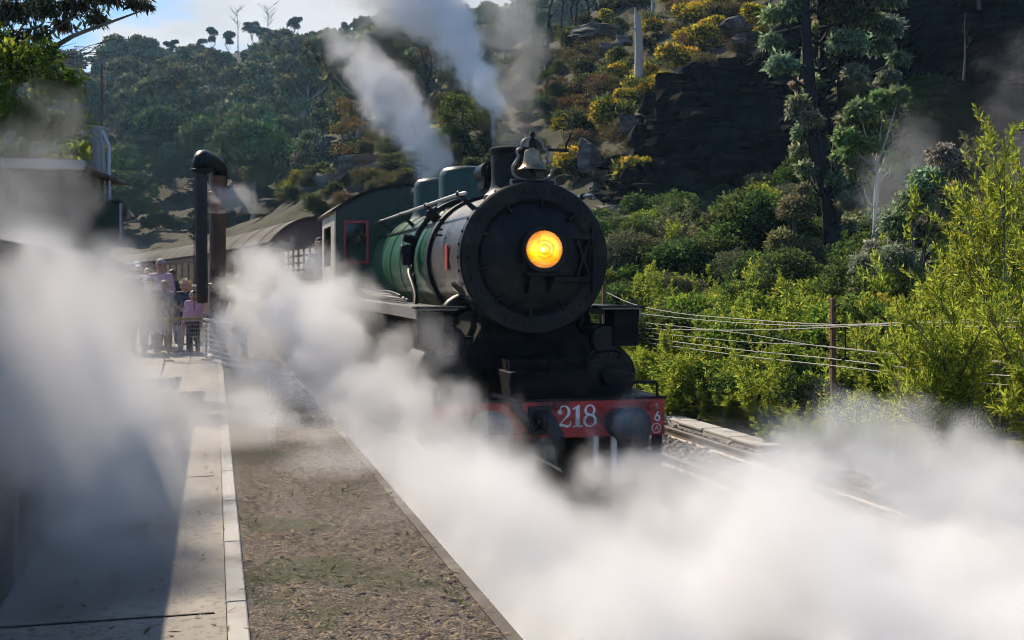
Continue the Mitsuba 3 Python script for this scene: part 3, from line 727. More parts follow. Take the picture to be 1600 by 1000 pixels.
# burnt and dead trunks on the slope
for (x_, yb, yt, d, w_, mat, lab, nb) in ((998, 132, 24, 70, .30, 'mat_bark_pale', 'tall grey broken stump standing on the flowering slope', 0), (856, 118, 22, 95, .34, 'mat_bark_burnt', 'charred black trunk right of the chimney smoke', 2), (1022, 55, -30, 92, .22, 'mat_bark_pale', 'leaning grey trunk behind the grey stump', 1),
                                           (900, 60, -40, 100, .18, 'mat_bark_burnt', 'thin charred trunk at the top left of the slope', 4), (925, 50, -40, 102, .16, 'mat_bark_burnt', 'thin charred trunk in the middle of the top of the slope', 4), (945, 36, -40, 104, .22, 'mat_bark_burnt', 'forked charred trunk at the top of the slope', 5), (878, 66, -20, 100, .14, 'mat_bark_burnt', 'thin crooked charred trunk near the smoke', 4),
                                           (1108, 432, 376, 43, .22, 'mat_bark_pale', 'short weathered stump in the shade below the cliff', 0), (1505, 110, 18, 45, .05, 'mat_bark', 'thin dead branch against the dark cliff at upper right', 3), (1530, 0, -60, 48, .1, 'mat_bark', 'bare sapling at the top right edge', 3)):
    b_ = at(x_, yb, d); tp = at(x_, yt, d)
    k = thing('dead_tree' if nb else 'tree_stump', lab, 'dead tree' if nb else 'stump'); h = tp[2] - b_[2]
    if nb: put(k, 'trunk', dead_tree(g, b_, h, g.uniform(-.08, .08), mat, nb, w_), mat, smooth=True)
    else:
        pts = bez([b_ - [0, 0, .8], b_ + [.02, 0, h * .4], b_ + [-.10, 0, h]], 12); put(k, 'trunk', [tube(pts, np.linspace(w_ * 1.15, w_ * .62, 12), 9), tube([pts[-2], pts[-1] + [-.16, 0, .45 * min(1, h / 4)]], [w_ * .5, w_ * .12], 6), tube([pts[-3], pts[-3] + [-.5 * min(1, h / 4), 0, .15]], [w_ * .35, w_ * .15], 6)], mat, smooth=40)
for (x_, d, h) in ((905, 104, 9), (935, 108, 10), (960, 106, 8), (870, 106, 9), (1050, 100, 7), (985, 110, 9)):
    b_ = ground_at(x_, d); cl = [(b_[0] + g.uniform(-1.6, 1.6), b_[1] + g.uniform(-1, 1), b_[2] + h * g.uniform(.55, 1), .9, .9, .6) for _ in range(6)]
    hero_tree('thin fire blackened gum with sparse olive regrowth at the top of the slope', 'tree', b_, cl, .3, 500, (.11, .10, .04), .13, 'mat_bark_burnt', name='regrowth_gum_tree')
    labels[[k for k in labels if k.startswith('regrowth_gum_tree')][-1]]['group'] = 'sparse regrowth gums along the top of the slope'

# ------------------------------------------------------------------ thicket beyond the second track
GRP = {'feather': ('feathery_bush', 'feathery bright yellow green bush in the thicket beyond the second track', 'feathery bushes beyond the second track'), 'greyfeather': ('wispy_shrub', 'wispy grey olive shrub at the foot of the cliff', 'wispy shrubs at the foot of the cliff'), 'bush': ('green_bush', 'bright yellow green bush in the thicket beyond the second track', 'bright bushes beyond the second track'), 'darkbush': ('dark_bush', 'darker green bush in the thicket beyond the second track', 'dark green bushes beyond the second track'),
       'greybush': ('grey_shrub', 'grey olive shrub between the tracks and the cliff', 'grey olive shrubs below the cliff'), 'yellowbush': ('yellow_tipped_bush', 'bush tipped with yellow flowers in the thicket beyond the second track', 'yellow tipped bushes beyond the second track')}


def thicket(x_, d, w_, h, kind, lab=None):
    b_ = ground_at(x_, d); nm, l0, gr = GRP[kind]
    k = thing(nm, lab or l0, 'bush', None if lab else gr); instance(k, kind, int(g.integers(9)), b_ + [0, 0, .2], g.uniform(0, 360), (w_ * .95, w_ * .95, h * g.uniform(.60, .78)))


for n_, (x_, d, w_, h, kind) in enumerate(((1075, 20.5, 2.0, 1.7, 'bush'), (1150, 20.0, 2.0, 1.5, 'darkbush'), (1205, 18.6, 1.5, 1.5, 'bush'), (1120, 22.5, 2.2, 2.2, 'bush'), (1040, 24, 2.2, 2.2, 'darkbush'), (1010, 26, 2.0, 2.0, 'bush'), (1250, 19.5, 2.0, 1.8, 'bush'), (1295, 18.6, 2.0, 1.6, 'darkbush'), (1340, 18.5, 2.0, 1.9, 'bush'), (1385, 17.8, 2.0, 2.0, 'bush'), (1190, 22.5, 2.3, 2.3, 'darkbush'),
                             (1240, 23.5, 2.4, 2.5, 'bush'), (1300, 22.5, 2.4, 2.4, 'bush'), (1360, 21.5, 2.3, 2.4, 'yellowbush'), (1420, 20, 2.2, 2.5, 'bush'), (1075, 27, 2.4, 2.5, 'bush'), (1130, 28, 2.6, 2.8, 'darkbush'), (1010, 31, 2.6, 2.4, 'bush'), (965, 32, 2.4, 2.2, 'darkbush'), (1180, 29, 2.6, 2.6, 'bush'), (1235, 30, 2.6, 3.2, 'darkbush'), (1290, 28, 2.6, 2.9, 'bush'), (1350, 27, 2.6, 3.0, 'darkbush'),
                             (1060, 34, 2.6, 2.4, 'greybush'), (1015, 37, 2.8, 2.4, 'greybush'), (975, 40, 2.8, 2.6, 'greybush'), (1040, 41, 2.6, 2.2, 'greybush'), (1110, 36, 2.8, 2.6, 'darkbush'), (1160, 35, 2.4, 2.4, 'greybush'), (1085, 43, 2.6, 2.0, 'greybush'), (1200, 38, 2.6, 3.6, 'yellowbush'), (1390, 24, 2.4, 2.6, 'darkbush'), (1440, 23, 2.6, 3.2, 'bush'), (945, 36, 2.2, 2.0, 'bush'), (1150, 42, 2.6, 2.0, 'darkbush'),
                             (1455, 18, 2.0, 2.2, 'bush'), (1500, 19, 2.4, 2.8, 'darkbush'), (1560, 20, 2.6, 3.0, 'bush'), (1620, 19, 2.6, 3.0, 'darkbush'), (1180, 26, 2.2, 2.2, 'bush'), (1000, 45, 2.8, 2.2, 'darkbush'), (935, 47, 2.8, 2.4, 'darkbush'), (1260, 36, 2.4, 2.2, 'darkbush'), (1330, 33, 2.6, 2.6, 'darkbush'), (1400, 30, 2.8, 3.0, 'darkbush'), (1480, 28, 2.8, 3.2, 'darkbush'), (1560, 28, 2.8, 3.4, 'darkbush'))):
    thicket(x_, d, w_ * (1.1 if kind == 'bush' and n_ % 3 else 1), h * (1.35 if kind == 'bush' and n_ % 3 else 1), 'feather' if kind == 'bush' and n_ % 3 else kind)
for n_ in range(64):
    x_, d = g.uniform(900, 1640), g.uniform(36, 50)
    thicket(x_, d, g.uniform(2.2, 3.6), g.uniform(2.2, 3.8), ('darkbush', 'greyfeather', 'darkbush', 'greybush', 'feather')[n_ % 5 if x_ < 1220 else 0 if n_ % 4 else 1])
for n_ in range(26):
    x_ = g.uniform(985, 1400); thicket(x_, g.uniform(22, 34), g.uniform(1.6, 2.4), g.uniform(1.6, 2.6), ('feather', 'darkbush', 'feather', 'feather')[n_ % 4])
for x_, d, h in ((1072, 20.2, 2.0), (1140, 19.6, 1.7), (1105, 21.5, 2.3), (1175, 20.6, 2.1), (1050, 22.5, 2.4), (1210, 19.2, 1.9), (1020, 24, 2.4)): thicket(x_, d, 1.9, h, 'feather')
for x_, d, h in ((1306, 15.9, 1.5), (1345, 15.4, 1.6), (1250, 16.6, 1.3), (1385, 14.9, 1.7), (1420, 14.6, 1.8)): thicket(x_, d, 1.5, h, 'feather')
thicket(1028, 46, 2.5, 2.9, 'bush', 'fresh green sapling left of a pair below the cliff face'); thicket(1064, 46.5, 2.4, 2.7, 'bush', 'fresh green sapling right of a pair below the cliff face')
# dry grass fringe along the ballast shoulder
N = 2600
gx_ = 8.6 + rng.exponential(.5, N).clip(0, 2.5); gy_ = rng.uniform(9, 30, N); hh = rng.uniform(.08, .34, N)
pc = np.stack([gx_, gy_, np.full(N, -.2)], -1); lean = rng.normal(size=(N, 3)) * .3 * hh[:, None]; A_ = lean + np.stack([0 * hh, 0 * hh, hh], -1); B_2 = unit(np.cross(A_, rng.normal(size=(N, 3)))) * .006
m_, c_ = leaf_mesh(pc, A_, B_2, np.array([.28, .24, .10]) * rng.uniform(.4, 1.3, (N, 1)) * np.where(rng.random(N) < .4, 1, .6)[:, None])
scene['grass'] = mikit.ply(m_, 'mat_leaf_dull', smooth=False, color=c_); tag('grass', 'dry grass along the edge of the ballast', 'grass', None, 'stuff')

# tall gum with dark stems, slim pale gum, glossy grey green tree, bright wattle
o7 = lambda lst, d: [(1100 + a / 2.5, b / 2.5, r / 2.5, d) for a, b, r in lst]
cl = clump_px(o7([(280, 60, 55), (350, 40, 60), (500, 60, 70), (620, 80, 75), (720, 110, 60), (560, 170, 75), (680, 180, 65), (760, 230, 40), (265, 165, 45), (300, 255, 55), (385, 265, 40), (360, 330, 22), (590, 290, 50), (560, 350, 55), (370, 400, 35), (350, 440, 28), (390, 520, 50), (370, 590, 35), (395, 660, 35), (720, 300, 42), (450, -40, 100), (600, -40, 100), (430, 200, 45), (480, 260, 45), (430, 330, 40), (470, 420, 45), (420, 470, 40), (450, 560, 45), (330, -60, 60), (720, 0, 60), (450, 120, 45), (640, 360, 40), (500, -140, 80), (620, -140, 70), (540, 620, 35), (520, 700, 40), (560, 790, 45), (550, 880, 45)], 36), g, 1.4)
st = [tube(bez([at(1302, 450, 36) - [0, 0, 1], at(1298, 330, 36), at(1276, 240, 35.8), at(1264, 120, 35.6), at(1256, -100, 35.4)], 16), np.linspace(.34, .10, 16), 8), tube(bez([at(1300, 330, 36), at(1284, 220, 36.2), at(1285, 100, 36.4), at(1286, -110, 36.6)], 12), np.linspace(.2, .07, 12), 7), tube(bez([at(1303, 350, 36), at(1310, 200, 36.3), at(1316, 80, 36.6), at(1312, -80, 36.8)], 12), np.linspace(.22, .07, 12), 7)]
for c in cl:
    py_ = project(np.array(c[:3]))[1]; s = at(1283 + (py_ - 100) * .03, min(py_ + 45, 380), 36); st.append(tube(bez([s, (s + np.array(c[:3])) / 2 + [0, 0, -.15], np.array(c[:3])], 6), np.linspace(.07, .015, 6), 5))
hero_tree('tall dark stemmed gum with glossy clumped leaves in front of the cliff', 'tree', None, cl, .20, 48000, (.25, .285, .175), .3, stems=cat_(st), bark='mat_bark_burnt', name='tall_gum_tree', aspect=.32, droop=.7, fill=.6)
cl = clump_px(o7([(700, 400, 60), (610, 440, 60), (650, 500, 55), (560, 540, 50), (580, 600, 45), (760, 375, 40), (530, 610, 30), (640, 570, 40), (600, 660, 45), (740, 440, 45), (560, 470, 40)], 30), g, .8)
st = [tube(bez([at(1367, 385, 30) - [0, 0, 1.2], at(1368, 330, 30), at(1370, 280, 30), at(1364, 250, 30)], 10), np.linspace(.09, .05, 10), 7), tube(bez([at(1370, 285, 30), at(1384, 272, 30), at(1400, 262, 30)], 6), np.linspace(.045, .015, 6), 5), tube(bez([at(1370, 280, 30), at(1378, 262, 30), at(1386, 235, 30)], 6), np.linspace(.05, .02, 6), 5), tube(bez([at(1367, 325, 30), at(1355, 310, 30), at(1350, 292, 30)], 6), np.linspace(.03, .012, 6), 5)]
for c in cl: s = at(1368, 262, 30); st.append(tube(bez([s, (s + np.array(c[:3])) / 2 + [0, 0, -.1], np.array(c[:3])], 6), np.linspace(.04, .01, 6), 5))
hero_tree('slim pale trunked gum right of the tall dark stemmed gum', 'tree', None, cl, .17, 15000, (.20, .26, .11), .1, 'mat_bark_pale', stems=cat_(st), name='pale_gum_tree', aspect=.32, droop=.6, fill=.6)
cl = clump_px([(1245, 330, 32, 34), (1225, 380, 30, 34), (1262, 400, 34, 34), (1235, 435, 36, 34), (1275, 445, 26, 34), (1250, 470, 30, 34), (1215, 420, 18, 34), (1255, 300, 16, 34)], g, .8)
hero_tree('dense dome shaped tree at the foot of the tall gum', 'tree', ground_at(1245, 34), cl, .13, 18000, (.19, .21, .09), .12, name='dome_shaped_tree', aspect=.35, fill=.45)
cl = clump_px([(1475, 245, 26, 24), (1500, 270, 28, 24), (1450, 285, 30, 24), (1430, 320, 32, 24), (1475, 310, 36, 24), (1400, 350, 30, 24), (1440, 370, 36, 24), (1375, 395, 30, 24), (1400, 410, 34, 24), (1350, 415, 24, 24), (1360, 450, 34, 24), (1420, 440, 36, 24), (1500, 330, 34, 24), (1380, 480, 30, 24), (1330, 480, 22, 24), (1460, 415, 36, 24)], g, .9)
hero_tree('grey green tree with glossy pale leaves behind the bright wattle', 'tree', ground_at(1430, 24), cl, .11, 34000, (.26, .29, .19), .14, name='grey_green_tree', aspect=.36, droop=.5, fill=.55)


def wattle(lab, base, tips, nleaf, col):
    """Feathery shrub: stems fanning from the foot, twigs along them, narrow leaves along the twigs."""
    k = thing('wattle_bush', lab, 'bush'); ms, P, A_ = [], [], []
    base = np.asarray(base, float)
    for t_ in tips:
        t_ = np.asarray(t_, float); L = np.linalg.norm(t_ - base)
        mid = base + (t_ - base) * .5 + [0, 0, .12 * L] + g.normal(size=3) * .05 * L; cv = bez([base + g.normal(size=3) * [.15, .15, 0], mid, t_], 14)
        ms.append(tube(cv, np.linspace(.022, .004, 14), 5))
        for q_ in range(26):
            f_ = g.uniform(.22, 1.0); s = cv[int(f_ * 13)]; dv = unit(cv[-1] - cv[-4] + g.normal(size=3) * 1.0 * L * .2 + [0, 0, .25 * L]); tw = L * g.uniform(.10, .22) * (1.15 - .5 * f_) + .1
            e = s + dv * tw; ms.append(tube([s, (s + e) / 2 + [0, 0, .02], e], [.006, .004, .002], 3))
            n_ = int(nleaf / 26 * g.uniform(.6, 1.4)); u_ = g.uniform(.05, 1.05, n_)[:, None]
            P.append(s + (e - s) * u_); A_.append(unit(dv * .8 + g.normal(size=(n_, 3)) * .55 + [0, 0, .1]) * g.uniform(.06, .13, (n_, 1)))
    P, A_ = np.vstack(P), np.vstack(A_); n_ = len(P)
    b = unit(np.cross(A_, g.normal(size=(n_, 3)))) * g.uniform(.007, .012, (n_, 1))
    c = np.array(col) * (1 + .3 * g.normal(size=(n_, 1))).clip(.4, 1.8); yl = g.random(n_) < .12; c[yl] = np.array([.42, .36, .04]) * g.uniform(.6, 1.1, (yl.sum(), 1))
    m, cc = leaf_mesh(P, A_, b, c.clip(.01, .9))
    put(k, 'stem', ms, 'mat_bark', smooth=True)
    scene[k + '__foliage'] = mikit.ply(m, 'mat_leaf', smooth=False, color=cc)


tp = lambda lst, d: [at(a, b, d + g.uniform(-.9, .9)) for a, b in lst]
wattle('tall bright yellow green wattle at the right edge', at(1560, 720, 15.5), tp([(1548, 200), (1570, 215), (1520, 235), (1500, 300), (1600, 240), (1480, 350), (1540, 280), (1575, 320), (1460, 400), (1620, 300), (1510, 400), (1440, 440), (1590, 400), (1550, 420), (1640, 380), (1420, 480), (1480, 470), (1535, 500), (1600, 500), (1660, 450), (1585, 275), (1530, 340)], 15.5), 1300, (.36, .42, .05))
wattle('lower spreading wattle left of the tall wattle', at(1475, 760, 13.0), tp([(1400, 470), (1420, 500), (1390, 540), (1450, 520), (1480, 540), (1400, 600), (1440, 590), (1500, 580), (1530, 600), (1380, 570), (1470, 470), (1410, 640), (1510, 520), (1450, 640), (1480, 620), (1550, 560), (1540, 500), (1560, 470), (1590, 500)], 13.0), 1100, (.33, .40, .05))
wattle('wattle partly outside the right edge of the frame', at(1660, 780, 12.2), tp([(1620, 330), (1580, 460), (1560, 540), (1600, 560), (1660, 300), (1700, 350), (1590, 620), (1640, 480), (1560, 640), (1545, 490), (1580, 540)], 12.3), 950, (.34, .40, .05))

# left: leafy tree over the fence and an overhanging bough
cl = clump_px([(30, 110, 55, 16.5), (95, 140, 45, 16.5), (20, 190, 60, 16.5), (80, 210, 50, 16.5), (120, 195, 28, 16.5), (30, 270, 50, 16.5), (95, 270, 38, 16.5), (-40, 150, 70, 16.5), (-60, 240, 70, 16.5), (70, 90, 30, 16.5), (115, 240, 26, 16.5), (-90, 60, 60, 16.5), (-30, 60, 40, 16.5)], g, .8)
hero_tree('leafy bright green tree at the upper left behind the fence', 'tree', (-8.2, 17.6, PZ), cl, .125, 9000, (.10, .17, .025), .1, name='leafy_tree', aspect=.42, droop=.3, fill=.6, tip=((.30, .32, .04), .3))
cl = clump_px([(20, 20, 45, 18), (70, 15, 40, 18), (120, 10, 40, 18), (60, 55, 26, 18), (150, 30, 24, 18), (170, -5, 36, 18), (215, 5, 22, 18), (20, 65, 30, 18), (-40, 30, 60, 18), (100, 40, 22, 18), (228, 8, 12, 18), (60, -50, 60, 18), (160, -50, 50, 18)], g, .7)
st = [tube(bez([(-13.0, 16.0, PZ), at(-190, 200, 18.2), at(-90, 110, 18.1), at(20, 80, 18)], 10), np.linspace(.22, .08, 10), 8), tube(bez([at(20, 80, 18), at(65, 82, 18), at(110, 58, 18), at(180, 32, 18), at(226, 15, 18)], 12), np.linspace(.055, .01, 12), 6), tube(bez([at(30, 78, 18), at(75, 88, 18), at(115, 90, 18), at(160, 66, 18)], 10), np.linspace(.03, .006, 10), 5), tube(bez([at(-10, 90, 18), at(50, 100, 18.1), at(120, 112, 18.2), at(150, 120, 18.2)], 10), np.linspace(.03, .006, 10), 5), tube(bez([at(60, 82, 18), at(80, 50, 18), at(110, 30, 18), at(150, 15, 18)], 8), np.linspace(.03, .008, 8), 5), tube(bez([at(20, 80, 18), at(30, 50, 18), at(50, 20, 18)], 6), np.linspace(.03, .01, 6), 5)]
for q_ in range(16):
    s = at(g.uniform(60, 150), g.uniform(60, 110), 18); e = s + (at(860, 420, 18) - at(800, HOR, 18)) * g.uniform(.4, 1.1) * [1, 1, g.uniform(-.6, 1.2)]; st.append(tube([s, (s + e) / 2 + g.normal(size=3) * .04, e], [.009, .006, .003], 4))
hero_tree('gum with dark leaved bough reaching over the upper left corner', 'tree', None, cl, .15, 6500, (.05, .06, .035), .2, stems=cat_(st), name='overhanging_gum_tree', aspect=.24, droop=.9, fill=.75)
# ------------------------------------------------------------------ locomotive (faces the camera)
LO = thing('locomotive', 'green and black steam locomotive with lit amber headlight, brass bell and red buffer beam', 'locomotive')
def lp(dx, y, z): return np.array([XL + dx, y, z])
YF, BZ = 12.5, 2.54                                    # smokebox front and boiler axis height
sb = put(LO, 'smokebox', lathe([(0, 0), (.80, 0), (.80, 2.18), (.0, 2.18)], lp(0, YF, BZ), 'y', 64), 'mat_smokebox')
put(sb, 'front_ring', lathe([(.62, -.02), (.62, -.05), (.66, -.075), (.84, -.075), (.86, -.05), (.86, .10), (.80, .10)], lp(0, YF, BZ), 'y', 72), 'mat_black')
put(sb, 'ring_bolts', [cyl(lp(.755 * math.cos(a), YF - .105, BZ + .755 * math.sin(a)), lp(.755 * math.cos(a), YF - .07, BZ + .755 * math.sin(a)), .020, 6) for a in np.arange(40) * 2 * np.pi / 40]
    + [cyl(lp(.86 * math.cos(a), YF + .04, BZ + .86 * math.sin(a)), lp(.875 * math.cos(a), YF + .04, BZ + .875 * math.sin(a)), .018, 6) for a in np.arange(36) * 2 * np.pi / 36], 'mat_black', kind='stuff')
dr_ = put(LO, 'smokebox_door', lathe([(.0, -.19), (.12, -.185), (.30, -.165), (.46, -.13), (.57, -.085), (.62, -.05), (.64, -.03), (.64, .02)], lp(0, YF, BZ), 'y', 56), 'mat_black')
for sgn in (1, -1): put(dr_, 'hinge', [bar(lp(.10, YF - .19, BZ + sgn * .24), lp(.66, YF - .10, BZ + sgn * .24), .03, .07, .008), cyl(lp(.67, YF - .11, BZ + sgn * .24 - .07), lp(.67, YF - .11, BZ + sgn * .24 + .07), .035, 12)], 'mat_black')
put(dr_, 'hinge_pin', [cyl(lp(.67, YF - .11, BZ - .40), lp(.67, YF - .11, BZ + .40), .016, 10), bar(lp(.47, YF - .14, BZ - .2), lp(.62, YF - .12, BZ + .2), .025, .03), bar(lp(.47, YF - .14, BZ + .2), lp(.62, YF - .12, BZ - .2), .025, .03)], 'mat_black')
for a in np.arange(10) * 2 * np.pi / 10 + .2: put(dr_, 'clamp', bar(lp(.56 * math.cos(a), YF - .12, BZ + .56 * math.sin(a)), lp(.68 * math.cos(a), YF - .09, BZ + .68 * math.sin(a)), .05, .035, .008), 'mat_black')
# headlight
HZ = 2.625; HY = 12.06
hl = put(LO, 'headlight', [lathe([(.205, -.005), (.225, -.02), (.25, -.02), (.255, .0), (.255, .05), (.235, .06), (.235, .34), (.16, .42), (.0, .43)], lp(0, HY, HZ), 'y', 48), box(lp(0, HY + .24, HZ - .27), (.34, .36, .05), .01), bar(lp(-.13, HY + .12, HZ - .28), lp(-.13, YF - .1, HZ - .5), .04, .04), bar(lp(.13, HY + .12, HZ - .28), lp(.13, YF - .1, HZ - .5), .04, .04)], 'mat_black')


def bowl_fn(p, n, uv):
    r = dr.sqrt(dr.square(p.x - XL) + dr.square(p.z - HZ)); a = dr.atan2(p.z - HZ, p.x - XL)
    return mikit.mix((.88, .50, .02), (.97, .78, .22), mikit.smoothstep(.42, .66, mikit.fbm(a * 1.6 + 9, r * 7, 0, 3)))


import drjit as dr
scene['mat_bowl'] = {'type': 'twosided', 'bsdf': {'type': 'blendbsdf', 'weight': .45, 'a': {'type': 'diffuse', 'reflectance': mikit.proc(bowl_fn)}, 'b': {'type': 'roughconductor', 'alpha': .16, 'specular_reflectance': mikit.proc(bowl_fn)}}}
th = np.linspace(0, 1, 12)
put(hl, 'reflector', lathe([(.205 * math.sin(t * np.pi / 2), .17 - .17 * (1 - math.cos(t * np.pi / 2)) ) for t in th], lp(0, HY, HZ), 'y', 40), 'mat_bowl', smooth=True)
kb = hl + '__bulb'
bm = trimesh.creation.icosphere(subdivisions=2, radius=.026); bm.vertices = np.asarray(bm.vertices) + lp(0, HY + .075, HZ)
scene[kb] = {**mikit.ply(bm, 'mat_white', smooth=True), 'emitter': {'type': 'area', 'radiance': rgb(3.7, 2.05, .13)}}
tag(kb, 'glowing amber bulb')
put(hl, 'lens', lathe([(0, -.028), (.07, -.026), (.14, -.018), (.205, -.002)], lp(0, HY, HZ), 'y', 40), {'type': 'thindielectric', 'int_ior': 1.5}, smooth=True)
put(hl, 'lens_ring', [lathe([(r_ - .004, -.024 + .1 * r_ ** 2 * 5), (r_, -.030 + .1 * r_ ** 2 * 5), (r_ + .004, -.024 + .1 * r_ ** 2 * 5)], lp(0, HY, HZ), 'y', 40) for r_ in (.05, .1)], 'mat_steel')
# chimney and its fittings
CY = 13.4
put(LO, 'chimney', lathe([(.36, 3.30), (.30, 3.36), (.275, 3.42), (.27, 3.50), (.27, 3.78), (.285, 3.80), (.30, 3.83), (.295, 3.86), (.275, 3.87), (.22, 3.87), (.215, 3.4)], lp(0, CY, 0), 'z', 40), 'mat_black', smooth=40)
wp = at(771, 235, 14.5)
ws = put(LO, 'steam_whistle', [cyl([wp[0], wp[1], 3.25], [wp[0], wp[1], 4.10], .014, 8), lathe([(.0, 0), (.03, .0), (.035, .02), (.035, .10), (.03, .12), (.03, .30), (.02, .33), (0, .34)], (wp[0], wp[1], 4.08 - .0), 'z', 14)], 'mat_pipe')
tg = at(764, 270, 14.6)
put(LO, 'turbo_generator', [cyl([tg[0] - .02, tg[1] - .20, tg[2]], [tg[0] - .02, tg[1] + .25, tg[2]], .13, 18, .02), cyl([tg[0] - .02, tg[1] - .26, tg[2]], [tg[0] - .02, tg[1] - .2, tg[2]], .08, 14, .01), box((tg[0], tg[1], tg[2] - .16), (.22, .36, .12), .01), cyl([tg[0] + .05, tg[1], tg[2]], [tg[0] + .05, tg[1], tg[2] + .24], .03, 10)], 'mat_black')
# bell in its lyre frame
bc = lp(.02, 12.62, 0)
bl = put(LO, 'bell', lathe([(.0, 3.795), (.03, 3.795), (.035, 3.775), (.082, 3.765), (.094, 3.745), (.098, 3.70), (.104, 3.66), (.118, 3.615), (.140, 3.575), (.166, 3.552), (.170, 3.542), (.165, 3.536), (.150, 3.545), (.10, 3.62), (.0, 3.7)], (bc[0], bc[1], 0), 'z', 40), 'mat_brass', smooth=40)
lyre = lambda s: bez([bc + [s * .0, 0, 3.905], bc + [s * .075, 0, 3.89], bc + [s * .125, 0, 3.835], bc + [s * .135, 0, 3.78], bc + [s * .165, 0, 3.775], bc + [s * .185, 0, 3.74], bc + [s * .165, 0, 3.69], bc + [s * .195, 0, 3.63], bc + [s * .235, 0, 3.56], bc + [s * .225, 0, 3.50], bc + [s * .16, 0, 3.445], bc + [s * .0, 0, 3.415]], 30)
fr = put(LO, 'bell_frame', [tube(lyre(1), .017, 8), tube(lyre(-1), .017, 8)], 'mat_pipe', smooth=True)
put(fr, 'yoke', [box(bc + [0, 0, 3.835], (.09, .07, .10), .015), lathe([(0, 0), (.03, 0), (.022, .03), (.034, .06), (.02, .09), (0, .1)], bc + [0, 0, 3.885], 'z', 12), box(bc + [.30, 0, 3.775], (.26, .03, .035), .005), tube(bez([bc + [.40, 0, 3.78], bc + [.40, 0, 3.85], bc + [.44, 0, 3.92], bc + [.45, 0, 3.98]], 10), .013, 6)], 'mat_black')
put(bl, 'clapper', [cyl(bc + [0, 0, 3.7], bc + [0, 0, 3.54], .010, 6), trimesh.creation.icosphere(subdivisions=1, radius=.028).apply_translation(bc + [0, 0, 3.53])], 'mat_black')
for s in (-1, 1): put(fr, 'foot', bar(bc + [s * .235, -.02, 3.43], bc + [s * .215, -.08, 3.24], .07, .03, .006), 'mat_pipe')
put(fr, 'bracket', [box(bc + [0, .02, 3.385], (.50, .16, .07), .01), bar(bc + [-.12, -.12, 3.30], bc + [.02, -.12, 3.33], .03, .03, .005)], 'mat_black')
# boiler with lagging bands
bo = put(LO, 'boiler', lathe([(.79, 0), (.80, .02), (.805, 2.8), (.83, 5.6), (.83, 5.75), (0, 5.75)], lp(0, 14.68, BZ), 'y', 72), 'mat_green')
put(sb, 'joint_ring', lathe([(.80, 0), (.845, .0), (.845, .20), (.80, .20)], lp(0, 14.56, BZ), 'y', 64), 'mat_black')
for yb, r_ in ((14.92, .808), (15.95, .810), (17.0, .811), (17.95, .818), (18.85, .824), (19.7, .832)): put(bo, 'lagging_band', lathe([(r_ - .01, 0), (r_ + .006, .0), (r_ + .006, .055), (r_ - .01, .055)], lp(0, yb, BZ), 'y', 64), 'mat_green')
put(bo, 'rivets', [cyl(lp(-.80 * math.cos(a), 15.02 + .06 * q_, BZ + .80 * math.sin(a)), lp(-.818 * math.cos(a), 15.02 + .06 * q_, BZ + .818 * math.sin(a)), .012, 6) for a in np.linspace(-.6, 1.2, 26) for q_ in (0, 1)], 'mat_green', kind='stuff')
# sand dome and steam dome
for nm, yd, r_, zt in (('sand_dome', 16.2, .37, 3.92), ('steam_dome', 18.45, .35, 3.95)):
    put(LO, nm, lathe([(r_ + .14, 3.20), (r_ + .05, 3.30), (r_, 3.42), (r_, zt - .16), (r_ - .02, zt - .08), (r_ - .07, zt - .03), (r_ - .14, zt - .008), (0, zt)], lp(0, yd, 0), 'z', 44), 'mat_green_dark', smooth=True)
sv = lp(-.12, 19.55, 0)
for q_ in (0, 1): put(LO, 'safety_valve', lathe([(.075, 3.3), (.075, 3.48), (.06, 3.5), (.055, 3.62), (.07, 3.64), (.06, 3.68), (0, 3.68)], (sv[0] + .24 * q_, sv[1], 0), 'z', 16), 'mat_brass')
# handrails with stanchions
for s in (-1, 1):
    hr = put(LO, 'handrail', tube(bez([lp(s * .74, 12.62, BZ + .73), lp(s * .75, 13, BZ + .74), lp(s * .755, 16, BZ + .745), lp(s * .76, 20.0, BZ + .75)], 20), .021, 10), 'mat_steel', smooth=True)
    for yb in (13.0, 15.1, 17.2, 19.3): put(hr, 'stanchion', [tube([lp(s * .54, yb, BZ + .545), lp(s * .66, yb, BZ + .65), lp(s * .745, yb, BZ + .735)], [.034, .026, .022], 10), trimesh.creation.icosphere(subdivisions=2, radius=.04).apply_translation(lp(s * .75, yb, BZ + .742))], 'mat_black', smooth=40)
    put(hr, 'conduit', tube(bez([lp(s * .66, 14.5, BZ + .50), lp(s * .665, 17, BZ + .50), lp(s * .69, 20.2, BZ + .50)], 10), .012, 6), 'mat_black')
# feed pipes and clack valve on the left flank
def around(a, r, y): return lp(-r * math.cos(a), y, BZ + r * math.sin(a))
fp = [around(a, .87, 15.62 - .05 * math.sin(2 * a)) for a in np.linspace(1.35, -.15, 18)]
fd = put(LO, 'feed_pipe', tube(bez(fp + [around(-.25, .89, 15.5), lp(-.86, 15.3, 2.0), lp(-.9, 15.2, 1.9)], 40), .040, 10), 'mat_black', smooth=True)
put(fd, 'clack_valve', [cyl(around(.16, .84, 15.6), around(.16, 1.04, 15.6), .075, 14, .01), cyl(around(-.02, .93, 15.55), around(.24, .93, 15.6), .085, 14, .015), box(around(.04, .95, 15.55), (.13, .16, .17), .02), cyl(around(.28, .93, 15.6), around(.40, .93, 15.6), .045, 12), cyl(around(.33, .85, 15.6), around(.33, 1.04, 15.6), .055, 12)], 'mat_black')
put(fd, 'check_valve', [cyl(around(.78, .80, 15.3), around(.78, .98, 15.3), .07, 12, .01), cyl(around(.70, .92, 15.3), around(.90, .92, 15.3), .045, 12)], 'mat_black')
